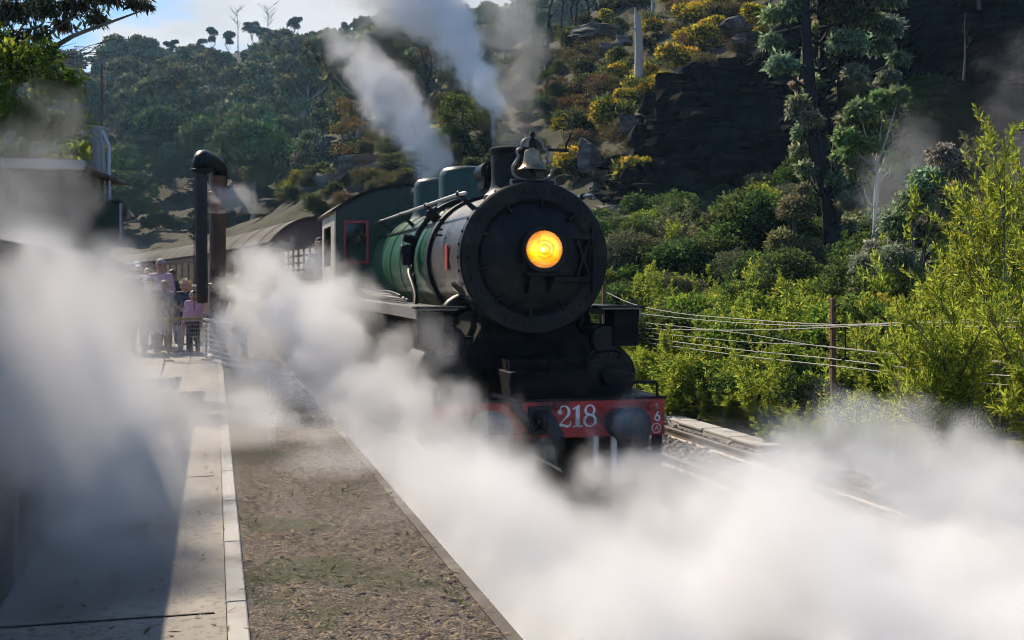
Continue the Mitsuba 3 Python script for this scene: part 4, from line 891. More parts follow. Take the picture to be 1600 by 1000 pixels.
put(LO, 'feed_pipe', tube(bez([around(-.05, .90, 15.5), around(-.2, .98, 15.2), lp(-.95, 14.8, 2.1), lp(-1.0, 14.6, 1.9)], 16), .035, 8), 'mat_black', smooth=True)
put(LO, 'sand_pipe', tube(bez([lp(-.35, 16.0, 3.28)] + [around(a, .845, 15.9) for a in np.linspace(1.1, -.5, 12)] + [lp(-.85, 15.7, 1.95)], 30), .016, 6), 'mat_steel', smooth=True)
for q_ in range(3): put(LO, 'pipe_run', tube(bez([lp(-.98 - .05 * q_, 15.2, 2.02 + .03 * q_), lp(-1.0 - .05 * q_, 16.5, 2.03 + .05 * q_), lp(-.98 - .06 * q_, 18.2, 2.05 + .02 * q_), lp(-1.0 - .05 * q_, 19.9, 2.12 + .04 * q_)], 14), (.030, .018, .024)[q_], 8), ('mat_pipe', 'mat_steel', 'mat_black')[q_], smooth=True)
put(LO, 'maker_plate', [box(lp(-.812, 13.42, BZ + .02), (.02, .13, .30), .004)], 'mat_red', label='small red and brass maker plate on the smokebox flank')
put(LO, 'step_bracket', [box(lp(-.82, 13.9, BZ + .30 + .07 * q_), (.10, .05, .025), .004) for q_ in (0, 1)], 'mat_black')
# running boards, boxes under their front ends, ladders
for s in (-1, 1):
    rb = put(LO, 'running_board', box(lp(s * 1.08, 16.35, 1.965), (.48, 7.5, .03), .004), 'mat_pipe')
    put(rb, 'valance', box(lp(s * 1.312, 16.35, 1.92), (.02, 7.5, .13)), 'mat_pipe')
    put(rb, 'end_box', box(lp(s * 1.15, 12.78, 1.735), (.30, .34, .42), .012), 'mat_black_matt')
    put(rb, 'front_plate', box(lp(s * 1.06, 12.62, 1.985), (.58, .22, .025), .004), 'mat_black')
    put(rb, 'diagonal_stay', bar(lp(s * .62, 12.72, 2.02), lp(s * .80, 13.1, 2.25), .05, .04), 'mat_black')
# frame, saddle, cylinders, motion
put(LO, 'frame', [box(lp(0, 16.2, 1.05), (.82, 8.4, .75)), box(lp(0, 12.55, 1.16), (.9, 1.5, .30), .01)], 'mat_black_matt')
put(LO, 'smokebox_saddle', prism(Polygon([(-.75, 1.28), (.75, 1.28), (.70, 1.5), (.56, 1.75), (.55, 2.0), (-.55, 2.0), (-.56, 1.75), (-.70, 1.5)]), 1.3).apply_transform(np.array([[1, 0, 0, XL], [0, 0, -1, 14.0], [0, 1, 0, 0], [0, 0, 0, 1.0]])), 'mat_black_matt')
for s in (-1, 1):
    cy = put(LO, 'cylinder', [cyl(lp(s * .95, 12.72, 1.18), lp(s * .95, 13.75, 1.18), .36, 40, .02), box(lp(s * .80, 13.23, 1.40), (.55, .95, .5), .03), cyl(lp(s * .92, 12.66, 1.60), lp(s * .92, 13.82, 1.60), .18, 28, .02)], 'mat_black')
    put(cy, 'cylinder_cover', [cyl(lp(s * .95, 12.63, 1.18), lp(s * .95, 12.73, 1.18), .30, 36, .02), cyl(lp(s * .95, 12.56, 1.18), lp(s * .95, 12.64, 1.18), .12, 20, .02)] + [cyl(lp(s * .95 + .25 * math.cos(a), 12.60, 1.18 + .25 * math.sin(a)), lp(s * .95 + .25 * math.cos(a), 12.64, 1.18 + .25 * math.sin(a)), .022, 6) for a in np.arange(12) * np.pi / 6], 'mat_black')
    put(cy, 'snifting_valve', [cyl(lp(s * 1.15, 12.95, 1.48), lp(s * 1.15, 12.95, 1.66), .035, 10), lathe([(0, 0), (.06, .0), (.075, .03), (.06, .07), (0, .08)], lp(s * 1.15, 12.95, 1.62), 'z', 12)], 'mat_black')
    put(LO, 'steam_pipe', tube(bez([lp(s * .55, 13.35, 2.05), lp(s * .76, 13.35, 1.95), lp(s * .85, 13.35, 1.72)], 8), .12, 14), 'mat_black')
    for yw in (15.2, 16.5, 17.8, 19.1):
        w = put(LO, 'driving_wheel', [lathe([(.50, -.07), (.57, -.07), (.60, -.05), (.60, .05), (.62, .06), (.62, .07), (.50, .07), (.50, -.07)], lp(s * .56, yw, .60), 'x', 36), lathe([(0, -.09), (.12, -.09), (.12, .09), (0, .09)], lp(s * .56, yw, .60), 'x', 16)], 'mat_black')
        put(w, 'spokes', [bar(lp(s * .56, yw, .60), lp(s * .56, yw + .52 * math.cos(a), .6 + .52 * math.sin(a)), .05, .05) for a in np.arange(11) * 2 * np.pi / 11], 'mat_black', kind='stuff')
    lw = put(LO, 'leading_wheel', lathe([(0, -.06), (.1, -.06), (.12, -.03), (.36, -.03), (.38, -.06), (.40, -.05), (.40, .06), (.36, .06), (.34, .02), (.12, .02), (.1, .06), (0, .06)], lp(s * .56, 12.95, .40), 'x', 32), 'mat_black')
    put(LO, 'coupling_rod', box(lp(s * .70, 17.15, .50), (.05, 4.2, .13), .01), 'mat_steel')
    put(LO, 'connecting_rod', bar(lp(s * .78, 14.6, 1.05), lp(s * .78, 17.8, .52), .05, .12, .01), 'mat_steel')
    put(LO, 'crosshead', [box(lp(s * .86, 14.5, 1.1), (.16, .3, .26), .02), bar(lp(s * .86, 13.8, 1.26), lp(s * .86, 15.0, 1.26), .08, .05), bar(lp(s * .86, 13.8, .96), lp(s * .86, 15.0, .96), .08, .05)], 'mat_steel')
# buffer beam with its furniture
YB = 11.78
bb = put(LO, 'buffer_beam', box(lp(0, YB + .05, .80), (2.58, .10, .40), .006), 'mat_red')
put(LO, 'front_deck', [box(lp(0, 12.35, 1.008), (2.56, 1.1, .02)), box(lp(0, YB - .004, 1.012), (2.60, .06, .03), .004)], 'mat_black')
for s in (-1, 1):
    bf = put(LO, 'buffer', [lathe([(0, -.47), (.10, -.468), (.19, -.455), (.215, -.43), (.215, -.40), (.19, -.385), (.075, -.37), (.07, -.2), (.10, -.19), (.11, -.02), (.0, -.02)], lp(s * .755, YB, .745), 'y', 44)], 'mat_buffer', smooth=40)
    put(bf, 'buffer_base', [lathe([(0, -.04), (.16, -.04), (.165, 0)], lp(s * .755, YB, .745), 'y', 28)], 'mat_black')
    put(LO, 'deck_handrail', tube(bez([lp(s * 1.24, YB + .10, 1.0), lp(s * 1.24, YB + .10, 1.14), lp(s * 1.22, YB + .10, 1.165), lp(s * 1.15, YB + .10, 1.17), lp(s * .92, YB + .10, 1.17), lp(s * .89, YB + .10, 1.165), lp(s * .88, YB + .10, 1.14), lp(s * .88, YB + .10, 1.0)], 30), .018, 8), 'mat_black', smooth=True)
    put(LO, 'guard_iron', [box(lp(s * 1.22, YB + .06, .37), (.11, .04, .50), .004), box(lp(s * 1.10, YB + .12, .42), (.04, .10, .40), .004), box(lp(s * 1.16, YB + .08, .14), (.26, .14, .04), .004)], 'mat_black')
    put(LO, 'pilot_bar', [box(lp(s * .50, YB + .02, .44), (.055, .05, .34), .004)], 'mat_white', label='white painted upright bar under the buffer beam')
    put(LO, 'pilot_bar', [box(lp(s * .70, YB + .0, .38), (.06, .05, .46), .004)], 'mat_white', label='white painted upright bar under the buffer beam')
    put(LO, 'pilot_plate', [box(lp(s * .60, YB + .12, .36), (.62, .03, .5), .004), box(lp(s * .90, YB + .02, .34), (.34, .03, .54), .004)], 'mat_black_matt')
for bx_2, bz_2 in ((-.40, .93), (.05, .94), (-.42, .66), (.02, .66), (1.12, .92), (-1.15, .9), (.55, .94)): put(bb, 'bolt', lathe([(0, -.04), (.028, -.036), (.038, -.01), (.05, -.008), (.052, 0)], lp(bx_2, YB, bz_2), 'y', 14), 'mat_red')
# draw gear: coupling pocket and hook, brake hose
dg = put(LO, 'draw_gear', [box(lp(-.14, YB - .02, .80), (.25, .05, .30), .012), bar(lp(-.14, YB - .02, .83), lp(-.10, YB - .30, .80), .14, .17, .03), bar(lp(-.12, YB - .26, .86), lp(-.03, YB - .40, .60), .15, .14, .04), bar(lp(-.04, YB - .36, .62), lp(.02, YB - .30, .52), .10, .10, .03), cyl(lp(-.22, YB - .2, .8), lp(.0, YB - .2, .8), .04, 12, .005)], 'mat_hose')
put(dg, 'safety_chain', [tube(bez([lp(-.30, YB - .03, .68), lp(-.27, YB - .12, .52), lp(-.18, YB - .16, .50)], 8), .02, 6)], 'mat_hose')
bh = put(LO, 'brake_hose', tube(bez([lp(-.62, YB + .1, 1.06), lp(-.52, YB - .06, 1.05), lp(-.44, YB - .16, .97), lp(-.36, YB - .20, .86), lp(-.27, YB - .20, .72), lp(-.22, YB - .18, .62)], 24), [.028] * 8 + [.045] * 8 + [.040] * 8, 12), 'mat_hose', smooth=True)
put(bh, 'hose_coupling', [tube([lp(-.36 + .028 * q_, YB - .20, .86 - .036 * q_), lp(-.345 + .028 * q_, YB - .20, .84 - .036 * q_)], .055, 12) for q_ in range(5)] + [bar(lp(-.47, YB - .16, .93), lp(-.35, YB - .16, 1.02), .02, .03)], 'mat_hose', smooth=40)


# lettering
def serif_218():
    P = []
    def ring(cx, cy, rx, ry, tx, ty): o = affinity.scale(Point(cx, cy).buffer(1, 32), rx, ry); return o.difference(affinity.translate(affinity.scale(Point(cx, cy).buffer(1, 32), rx - tx, ry - ty), 0, 0))
    # 2
    bowl = ring(.33, .70, .30, .30, .13, .055).difference(Polygon([(-.1, .69), (.33, .69), (.45, .55), (.33, .2), (-.1, .2)]))
    diag = Polygon([(.63, .66), (.50, .62), (.36, .42), (.05, .10), (.05, .02), (.12, .06), (.30, .30), (.52, .46), (.62, .58)])
    foot = Polygon([(.04, 0), (.10, .14), (.24, .17), (.42, .11), (.54, .10), (.60, .14), (.63, .26), (.68, .26), (.66, .10), (.58, 0), (.46, -.015), (.30, .05), (.16, .04)])
    two = unary_union([bowl, diag, foot, Point(.135, .70).buffer(.115)])
    one = unary_union([Polygon([(.16, .05), (.36, .05), (.36, 1.0), (.30, 1.0), (.02, .86), (.02, .80), (.16, .83)]), Polygon([(.02, 0), (.50, 0), (.50, .06), (.02, .06)])])
    eight = unary_union([ring(.35, .74, .27, .26, .12, .05), ring(.35, .27, .34, .28, .14, .05), Polygon([(.16, .60), (.52, .42), (.60, .50), (.26, .62)]).buffer(.01)])
    return unary_union([two, affinity.translate(one, .72, 0), affinity.translate(eight, 1.22, 0)])


pl = affinity.scale(serif_218(), .235, .235, origin=(0, 0))
put(bb, 'number_lettering', frame_xz(prism(pl, .006), lp(.06, YB - .0005, .715)), 'mat_white', smooth=False, label='white serif number 218 on the red beam')
lt = [(meshkit.text_mesh('ss', .055, .005), lp(1.135, YB - .0005, .90)), (meshkit.text_mesh('6', .10, .005, True), lp(1.155, YB - .0005, .755)), (meshkit.text_mesh('A', .05, .005), lp(1.172, YB - .0005, .652))]
put(bb, 'side_lettering', [frame_xz(m, c) for m, c in lt] + [frame_xz(prism(Point(0, 0).buffer(.055).difference(Point(0, 0).buffer(.046)), .005), lp(1.19, YB - .0005, .675))], 'mat_white', smooth=False, label='small white letters and a circled letter at the end of the beam')
# cab
CF, CR, CHW = 20.15, 22.5, 1.43
def arch(hw, ze, zc, n=17): u = np.linspace(-1, 1, n); return [(hw * a, ze + (zc - ze) * (1 - abs(a) ** 2.4)) for a in u]
ca = put(LO, 'cab', [frame_xz(prism(Polygon([(-CHW, 1.35), (CHW, 1.35)] + arch(CHW - .02, 3.50, 3.96)[::-1]).difference(shapely.box(-1.27, 2.62, -.90, 3.30)).difference(shapely.box(.90, 2.62, 1.27, 3.30)), .05), lp(0, CF + .05, 0))], 'mat_green_dark')
put(ca, 'rear_wall', [frame_xz(prism(Polygon([(-CHW, 1.35), (CHW, 1.35)] + arch(CHW - .02, 3.50, 3.96)[::-1]).difference(shapely.box(-.9, 2.2, .9, 3.45)), .04), lp(0, CR - .1, 0))], 'mat_green_dark')
for s in (-1, 1):
    put(ca, 'side_panel', [box(lp(s * (CHW + .015), (CF + CR) / 2, 1.95), (.03, CR - CF, 1.2)), box(lp(s * (CHW + .015), (CF + CR) / 2, 3.39), (.03, CR - CF, .24)), box(lp(s * (CHW + .015), CF + .32, 2.91), (.03, .64, .72)), box(lp(s * (CHW + .015), CR - .17, 2.91), (.03, .34, .72))], 'mat_cream' if s < 0 else 'mat_green_dark')
    put(ca, 'front_window', box(lp(s * 1.085, CF + .03, 2.96), (.36, .012, .67)), 'mat_glass_dark')
    put(ca, 'window_frame', frame_xz(prism(shapely.box(-.215, -.375, .215, .375).difference(shapely.box(-.18, -.335, .18, .335)), .02), lp(s * 1.085, CF - .001, 2.96)), 'mat_red_line')
    put(ca, 'grab_rail', cyl(lp(s * (CHW + .06), CR + .02, 1.5), lp(s * (CHW + .06), CR + .02, 2.5), .016, 8), 'mat_steel')
rv = arch(CHW + .10, 3.50, 4.00); rv2 = [(a * .985, b_ - .04) for a, b_ in rv]
put(ca, 'roof', frame_xz(prism(Polygon(rv + rv2[::-1]), CR - CF + .5), lp(0, CR + .35, 0)), 'mat_black', smooth=40)
put(ca, 'gangway_door', box(lp(-CHW + .02, CR + .40, 1.86), (.03, .72, 1.06), .005), 'mat_green_dark')
put(ca, 'floor', box(lp(0, (CF + CR) / 2 + .35, 1.36), (2 * CHW - .06, CR - CF + .7, .06)), 'mat_black_matt')
# firebox sides filling between boiler and cab
put(LO, 'firebox', box(lp(0, 19.2, 1.75), (1.3, 2.0, 1.2), .05), 'mat_black_matt')


# ------------------------------------------------------------------ tender and carriages on the curve
def on_track(y): # origin and heading of the track at y
    d = (tc(y + .5) - tc(y - .5)); return np.array([float(tc(y)), y, 0.0]), -math.atan(float(d))


def placed(m, y, M=None):
    o, a = on_track(y); m = m.copy(); m.apply_transform(trimesh.transformations.rotation_matrix(a, [0, 0, 1])); m.apply_translation(o); return m


TE = thing('tender', 'dark tender with pale slatted coal rails behind the locomotive cab', 'tender'); ty = 26.0
P_ = lambda m: placed(m, ty)
tk = put(TE, 'tank', [P_(box((0, 0, 1.75), (2.6, 5.4, 1.5), .03)), P_(box((0, 0, .85), (2.2, 5.6, .3)))], 'mat_green_dark')
put(TE, 'coal', P_(trimesh.convex.convex_hull(np.array([(x, y, 2.5 + .35 * math.exp(-x * x - y * y / 4) + .1 * (i_ % 3)) for i_, (x, y) in enumerate((a, b) for a in np.linspace(-1.1, 1.1, 7) for b in np.linspace(-2.0, 2.2, 9))] + [(-1.1, -2, 2.3), (1.1, 2.2, 2.3)]))), 'mat_black_matt', smooth=False)
for s in (-1, 1):
    for n_, z_ in enumerate((2.60, 2.76, 2.92)): put(TE, 'coal_rail', P_(box((s * 1.27, 0, z_), (.03, 5.3, .11), .004)), 'mat_cream' if s < 0 else 'mat_black')
    for y_ in np.linspace(-2.6, 2.6, 8): put(TE, 'rail_post', P_(box((s * 1.30, y_, 2.74), (.03, .06, .52), .004)), 'mat_black')
put(TE, 'lamp_post', P_(box((-1.24, -2.72, 2.85), (.10, .08, .95), .01)), 'mat_cream')
for y_ in (-1.9, -.8, .8, 1.9):
    for s in (-1, 1): put(TE, 'wheel', P_(lathe([(0, -.06), (.1, -.06), (.12, -.03), (.40, -.03), (.42, -.06), (.44, -.05), (.44, .06), (.40, .06), (.12, .02), (0, .06)], (s * .56, y_, .44), 'x', 24)), 'mat_black')

y0 = 30.6; words = ('first maroon carriage with pale arched roof behind the tender', 'second carriage in the train with curved pale roof', 'third carriage in the train beyond the waiting people', 'farthest carriage at the end of the train')
for n_ in range(4):
    Lc = 14.6; yc = y0 + Lc / 2 * .985 + n_ * 15.0; k = thing('passenger_carriage', words[n_], 'carriage')
    o1, _ = on_track(yc - Lc / 2); o2, _ = on_track(yc + Lc / 2); a_ = -math.atan2(o2[0] - o1[0], o2[1] - o1[1]); oc = (o1 + o2) / 2
    def Q(m): m = m.copy(); m.apply_transform(trimesh.transformations.rotation_matrix(a_, [0, 0, 1])); m.apply_translation(oc); return m
    hw, ze, zc = 1.27, 3.30, 3.98
    prof = [(-hw, 1.0), (hw, 1.0)] + arch(hw, ze, zc - .05)[::-1]
    for e_, yy_ in ((0, -Lc / 2), (1, Lc / 2)): put(k, 'end_wall', Q(frame_xz(prism(Polygon(prof).difference(shapely.box(-.35, 1.2, .35, 3.05)), .06), (0, yy_ + (.06 if e_ == 0 else 0), 0))), 'mat_maroon')
    put(k, 'end_door', Q(box((0, -Lc / 2 + .05, 2.12), (.7, .03, 1.86))), 'mat_timber_dark')
    rp = arch(hw + .12, ze - .02, zc, 25); rq = [(a * .985, b_ - .05) for a, b_ in rp]
    rf = put(k, 'roof', Q(frame_xz(prism(Polygon(rp + rq[::-1]), Lc + .3), (0, Lc / 2 + .15, 0))), 'mat_roof', smooth=40)
    for y_ in np.linspace(-Lc / 2 + 1.5, Lc / 2 - 1.5, 5): put(rf, 'roof_rib', Q(frame_xz(prism(Polygon([(a * 1.006, b_ + .014) for a, b_ in rp] + rp[::-1]), .05), (0, y_, 0))), 'mat_roof', smooth=40)
    for s in (-1, 1):
        wn = 8; wl = Lc / wn
        put(k, 'side_wall', [Q(box((s * hw, 0, 1.58), (.06, Lc, 1.1))), Q(box((s * hw, 0, 3.16), (.06, Lc, .30)))] + [Q(box((s * hw, -Lc / 2 + wl * i_, 2.56), (.06, .42, .90))) for i_ in range(wn + 1)], 'mat_maroon')
        put(k, 'waist_rail', Q(box((s * (hw + .035), 0, 2.10), (.02, Lc, .10))), 'mat_cream')
        if s < 0:
            for i_ in range(wn): put(k, 'window', Q(box((s * hw, -Lc / 2 + wl * (i_ + .5), 2.56), (.02, wl - .40, .90))), 'mat_glass_dark')
    put(k, 'underframe', [Q(box((0, 0, .85), (2.2, Lc - .3, .3)))], 'mat_black_matt')
    for y_ in (-5.2, -3.6, 3.6, 5.2): put(k, 'wheel', [Q(lathe([(0, -.06), (.36, -.05), (.40, .06), (0, .06)], (s * .56, y_, .40), 'x', 18)) for s in (-1, 1)], 'mat_black')
# ------------------------------------------------------------------ platform furniture
# board fence along the left of the platform
k = thing('board_fence', 'tall dark board fence in shade along the left of the platform', 'fence'); fx = -.90
r5 = np.random.default_rng(8)
y = 2.4
while y < 12.55:
    w_ = .142; put(k, 'board', box((fx + r5.uniform(-.004, .004), y + w_ / 2, PZ + .775 + r5.uniform(-.008, .008)), (.022, w_ - .006, 1.53), .003), 'mat_timber_dark' if r5.random() < .6 else 'mat_timber'); y += w_
for z_ in (.25, 1.35): put(k, 'rail', box((fx - .035, 7.45, PZ + z_), (.045, 10.2, .09), .005), 'mat_timber')
put(k, 'capping', box((fx, 7.45, PZ + 1.565), (.11, 10.3, .035), .006), 'mat_timber')
for y_ in (2.6, 5.1, 7.6, 10.1, 12.5): put(k, 'post', box((fx - .09, y_, PZ + .76), (.10, .10, 1.56), .008), 'mat_timber')
# timber shed with skillion roof behind the fence
k = thing('platform_shed', 'dark weatherboard shed with pale roof edge behind the board fence', 'shed')
x0, x1, y0_, y1_ = -6.8, -1.55, 13.2, 18.0; z0_, zt_ = PZ, 3.55
n_ = 0
for z_ in np.arange(z0_ + .09, zt_, .18): put(k, 'weatherboard', box(((x0 + x1) / 2, y0_, z_), (x1 - x0, .05, .186), .006, trimesh.transformations.rotation_matrix(-.10, [1, 0, 0])), 'mat_timber_dark')
put(k, 'side_wall', [box((x1, (y0_ + y1_) / 2, (z0_ + zt_) / 2), (.06, y1_ - y0_, zt_ - z0_)), box((x0, (y0_ + y1_) / 2, (z0_ + zt_) / 2), (.06, y1_ - y0_, zt_ - z0_)), box(((x0 + x1) / 2, y1_, (z0_ + zt_) / 2), (x1 - x0, .06, zt_ - z0_))], 'mat_timber_dark')
rfk = put(k, 'roof', box(((x0 + x1) / 2, (y0_ + y1_) / 2 - .1, zt_ + .06), (x1 - x0 + .5, y1_ - y0_ + .9, .05), .01, trimesh.transformations.rotation_matrix(.05, [1, 0, 0])), 'mat_roof')
put(k, 'gutter', [box(((x0 + x1) / 2, y0_ - .54, zt_ - .07), (x1 - x0 + .5, .09, .10), .012)], 'mat_grey_wood', label='pale grey gutter along the roof edge')
put(k, 'door', box((-3.2, y0_ - .04, z0_ + 1.0), (.85, .04, 2.0), .005), 'mat_timber')
# service post with pipes, cabinet and lamp
pp = at(158, HOR, 15.2); k = thing('service_post', 'grey timber post with pipes and a thin mast beside the shed', 'post')
pz = PZ
put(k, 'post', box((pp[0] - .03, pp[1], (pz + 4.32) / 2), (.15, .15, 4.32 - pz), .01), 'mat_grey_wood')
for q_ in (0, 1): put(k, 'pipe', tube(bez([(pp[0] + .045 + .06 * q_, pp[1] - .09, pz), (pp[0] + .045 + .06 * q_, pp[1] - .09, 3.6), (pp[0] + .03 + .08 * q_, pp[1] - .09, 4.05), (pp[0] + .0 + .02 * q_, pp[1] - .09, 4.26)], 16), .022, 8), ('mat_grey_wood', 'mat_mesh_white')[q_], smooth=True)
put(k, 'mast', cyl((pp[0] + .01, pp[1], 4.3), (pp[0] + .01, pp[1], 5.15), .012, 8), 'mat_rust')
put(k, 'bracket', [bar((pp[0] - .25, pp[1] - .02, 4.22), (pp[0] + .12, pp[1] - .02, 4.30), .04, .04)], 'mat_grey_wood')
cb = at(156, 348, 15.0); k2 = thing('equipment_cabinet', 'dark green metal cabinet mounted on the grey service post', 'cabinet')
put(k2, 'case', box((cb[0], cb[1] - .02, cb[2]), (.54, .24, .52), .012), 'mat_green_dark'); put(k2, 'lid', box((cb[0], cb[1] - .03, cb[2] + .275), (.60, .30, .03), .006), 'mat_green_dark'); put(k2, 'edge_strip', box((cb[0] + .265, cb[1] - .15, cb[2]), (.022, .02, .5)), 'mat_mesh_white')
lm = at(200, 335, 15.0); k3 = thing('platform_lamp', 'small lamp with copper shade on a curved arm from the service post', 'lamp')
put(k3, 'arm', tube(bez([(pp[0] + .05, pp[1] - .02, lm[2] + .10), (pp[0] + .18, pp[1] - .02, lm[2] + .19), (lm[0] - .05, lm[1], lm[2] + .16), (lm[0], lm[1], lm[2] + .05)], 14), .010, 7), 'mat_rust', smooth=True)
put(k3, 'shade', lathe([(.02, .06), (.03, .04), (.075, -.01), (.085, -.035), (.08, -.035), (.06, 0), (0, .02)], lm, 'z', 20), 'mat_brass'); put(k3, 'bulb', trimesh.creation.icosphere(subdivisions=1, radius=.025).apply_translation(lm - [0, 0, .03]), 'mat_white')
# black tank/bin right of the shed
bt = at(183, 396, 16.5); k = thing('lean_to_roof', 'dark sloping lean-to roof between shed and carriage roofs', 'lean-to'); put(k, 'roof', box((bt[0] - .15, bt[1] + .8, 2.62), (.9, 2.2, .05), .01, trimesh.transformations.rotation_matrix(.5, [0, 1, 0])), 'mat_timber_dark')
for y_ in (-.1, 1.7): put(k, 'prop', box((bt[0] - .28, bt[1] + y_, (PZ + 2.6) / 2), (.08, .08, 2.6 - PZ), .005), 'mat_timber_dark')

# water crane
wc = at(334, HOR, 21.0); k = thing('water_crane', 'black water crane with rounded swivel pipe and hanging hose on the platform', 'water crane')
cx, cy_ = wc[0], wc[1]; zt = EYE + (439 - 262) * 21 / F
put(k, 'column', [cyl((cx + .07, cy_, PZ - .05), (cx + .07, cy_, zt - .15), .145, 24), lathe([(.24, 0), (.24, .05), (.17, .10), (.15, .2)], (cx + .07, cy_, PZ), 'z', 24), lathe([(.145, 0), (.17, .01), (.17, .06), (.145, .07)], (cx + .07, cy_, PZ + 1.3), 'z', 24), lathe([(.145, 0), (.17, .01), (.17, .06), (.145, .07)], (cx + .07, cy_, zt - .5), 'z', 24)], 'mat_crane_rust')
put(k, 'swivel_pipe', [tube(bez([(cx + .07, cy_ + .25, zt - .35), (cx + .09, cy_ + .18, zt - .04), (cx + .02, cy_, zt + .05), (cx - .14, cy_ - .55, zt + .10), (cx - .20, cy_ - .80, zt + .06), (cx - .215, cy_ - .88, zt - .1)], 26), [.16] * 22 + [.15] * 4, 20), lathe([(.165, -.03), (.18, -.02), (.18, .02), (.165, .03)], (cx - .215, cy_ - .88, zt - .14), 'z', 20)], 'mat_black', smooth=True)
put(k, 'hose', tube(bez([(cx - .215, cy_ - .88, zt - .1), (cx - .215, cy_ - .88, zt - .6), (cx - .2, cy_ - .88, 2.3), (cx - .19, cy_ - .87, 1.9)], 16), [.10, .102, .104, .105, .105, .104, .103, .102, .105, .103, .100, .104, .102, .1, .098, .09], 16), 'mat_hose', smooth=True)
put(k, 'chain', tube([(cx - .33, cy_ - .9, zt - .1), (cx - .33, cy_ - .9, PZ + .9)], .008, 5), 'mat_black')
put(k, 'valve_wheel', [lathe([(.13, -.012), (.15, 0), (.13, .012), (.115, 0), (.13, -.012)], (cx + .1, cy_ - .25, PZ + 1.0), 'y', 20), bar((cx - .03, cy_ - .25, PZ + 1.0), (cx + .23, cy_ - .25, PZ + 1.0), .02, .02), bar((cx + .1, cy_ - .25, PZ + .87), (cx + .1, cy_ - .25, PZ + 1.13), .02, .02)], 'mat_rust')

# low mesh barrier across the platform
k = thing('mesh_barrier', 'low barrier of white mesh panels with dull yellow top rail across the platform', 'barrier')
A, B = at(198, HOR, 20.0), at(322, HOR, 20.6); A[2] = B[2] = 0
zb, ztp = PZ + .06, PZ + .74
put(k, 'rail', [bar([A[0], A[1], ztp], [B[0], B[1], ztp], .03, .04, .004)], 'mat_yellow')
for t_ in (0, .52, 1.0):
    p_ = A + (B - A) * t_; put(k, 'post', [cyl([p_[0], p_[1], PZ], [p_[0], p_[1], ztp + .08], .018, 8), box((p_[0], p_[1], PZ + .015), (.16, .34, .03), .004)], 'mat_yellow')
for n_, (t0, t1) in enumerate(((.02, .50), (.54, .98))):
    p0, p1 = A + (B - A) * t0, A + (B - A) * t1
    put(k, 'mesh_panel', [tube([p0 + (p1 - p0) * u + [0, 0, zb], p0 + (p1 - p0) * u + [0, 0, ztp - .04]], .0028, 4, False) for u in np.linspace(0, 1, 16)] + [tube([p0 + [0, 0, z_], p1 + [0, 0, z_]], .0028, 4, False) for z_ in np.linspace(zb, ztp - .04, 10)], 'mat_mesh_white', kind='stuff')
A2, B2 = at(318, HOR, 20.4), at(362, HOR, 18.4)
k = thing('mesh_barrier', 'short white mesh barrier panel beside the foot of the water crane', 'barrier')
put(k, 'rail', [bar([A2[0], A2[1], ztp], [B2[0], B2[1], ztp], .025, .03)], 'mat_mesh_white')
put(k, 'mesh_panel', [tube([A2 * [1, 1, 0] + (B2 - A2) * [1, 1, 0] * u + [0, 0, zb], A2 * [1, 1, 0] + (B2 - A2) * [1, 1, 0] * u + [0, 0, ztp]], .0035, 4, False) for u in np.linspace(0, 1, 14)] + [tube([A2 * [1, 1, 0] + [0, 0, z_], B2 * [1, 1, 0] + [0, 0, z_]], .0035, 4, False) for z_ in np.linspace(zb, ztp, 9)], 'mat_mesh_white', kind='stuff')

# wire run beyond the second track
wires = ([(945, 455), (1003, 479), (1100, 494), (1230, 504), (1410, 509), (1640, 512)], [(945, 480), (1000, 490), (1120, 502), (1240, 509), (1395, 505), (1640, 503)], [(945, 504), (1000, 512), (1120, 516), (1290, 512), (1398, 505), (1640, 496)], [(945, 492), (1000, 503), (1160, 521), (1290, 542), (1430, 557), (1640, 566)], [(945, 519), (1000, 527), (1160, 547), (1310, 562), (1436, 577), (1640, 590)], [(945, 527), (1000, 534), (1160, 556), (1370, 580), (1440, 590), (1640, 604)], [(945, 512), (1000, 518), (1160, 534), (1290, 541), (1425, 556), (1640, 570)])
for n_, w_ in enumerate(wires):
    k = thing('wire', ('uppermost bright wire sagging across the thicket right of the locomotive', 'second wire from the top across the thicket', 'wire rising to the right to meet the two upper wires', 'upper of the wires that fall towards the right', 'bright wire falling to the right below the middle of the run', 'lowest wire of the run across the thicket', 'faint wire in the middle of the run across the thicket')[n_], 'wire')
    D_ = [8.62 / ((a - 800) / F * CT + ST) for a, b_ in w_]      # the run stands 8.6 m right of the camera, along the track
    scene[k] = mikit.ply(tube(bez([at(a, b_, d) for (a, b_), d in zip(w_, D_)], 26), .0085 if n_ not in (3, 6) else .0065, 6), 'mat_wire', smooth=True)
for (x_, yt, d, w_, lab) in ((945, 418, 26.2, .07, 'rusty steel post just right of the smokebox carrying the wires'), (1305, 466, 16.6, .07, 'rusty steel post in the thicket carrying the wires'), (1640, 475, 12.25, .07, 'rusty post behind the wattle at the end of the wires')):
    b_ = at(x_, yt, d); zg = float(height(b_[0], b_[1])); k = thing('wire_post', lab, 'post')
    put(k, 'post', box((b_[0], b_[1] + .06, (b_[2] + zg) / 2 - .1), (w_, w_, b_[2] - zg + .2), .008), 'mat_rust')
    for z_ in (.1, .35, .6, .85): put(k, 'insulator', cyl((b_[0], b_[1], b_[2] - z_), (b_[0], b_[1] - .10, b_[2] - z_), .018, 8), 'mat_black')
dp = at(1321, 511, 16.3); db = at(1321, 561, 16.3); k = thing('wire_dropper', 'short upright rod joining the wires right of the rusty post', 'rod'); put(k, 'rod', [cyl(dp, db, .010, 6), box(db, (.10, .04, .04), .005)], 'mat_black')


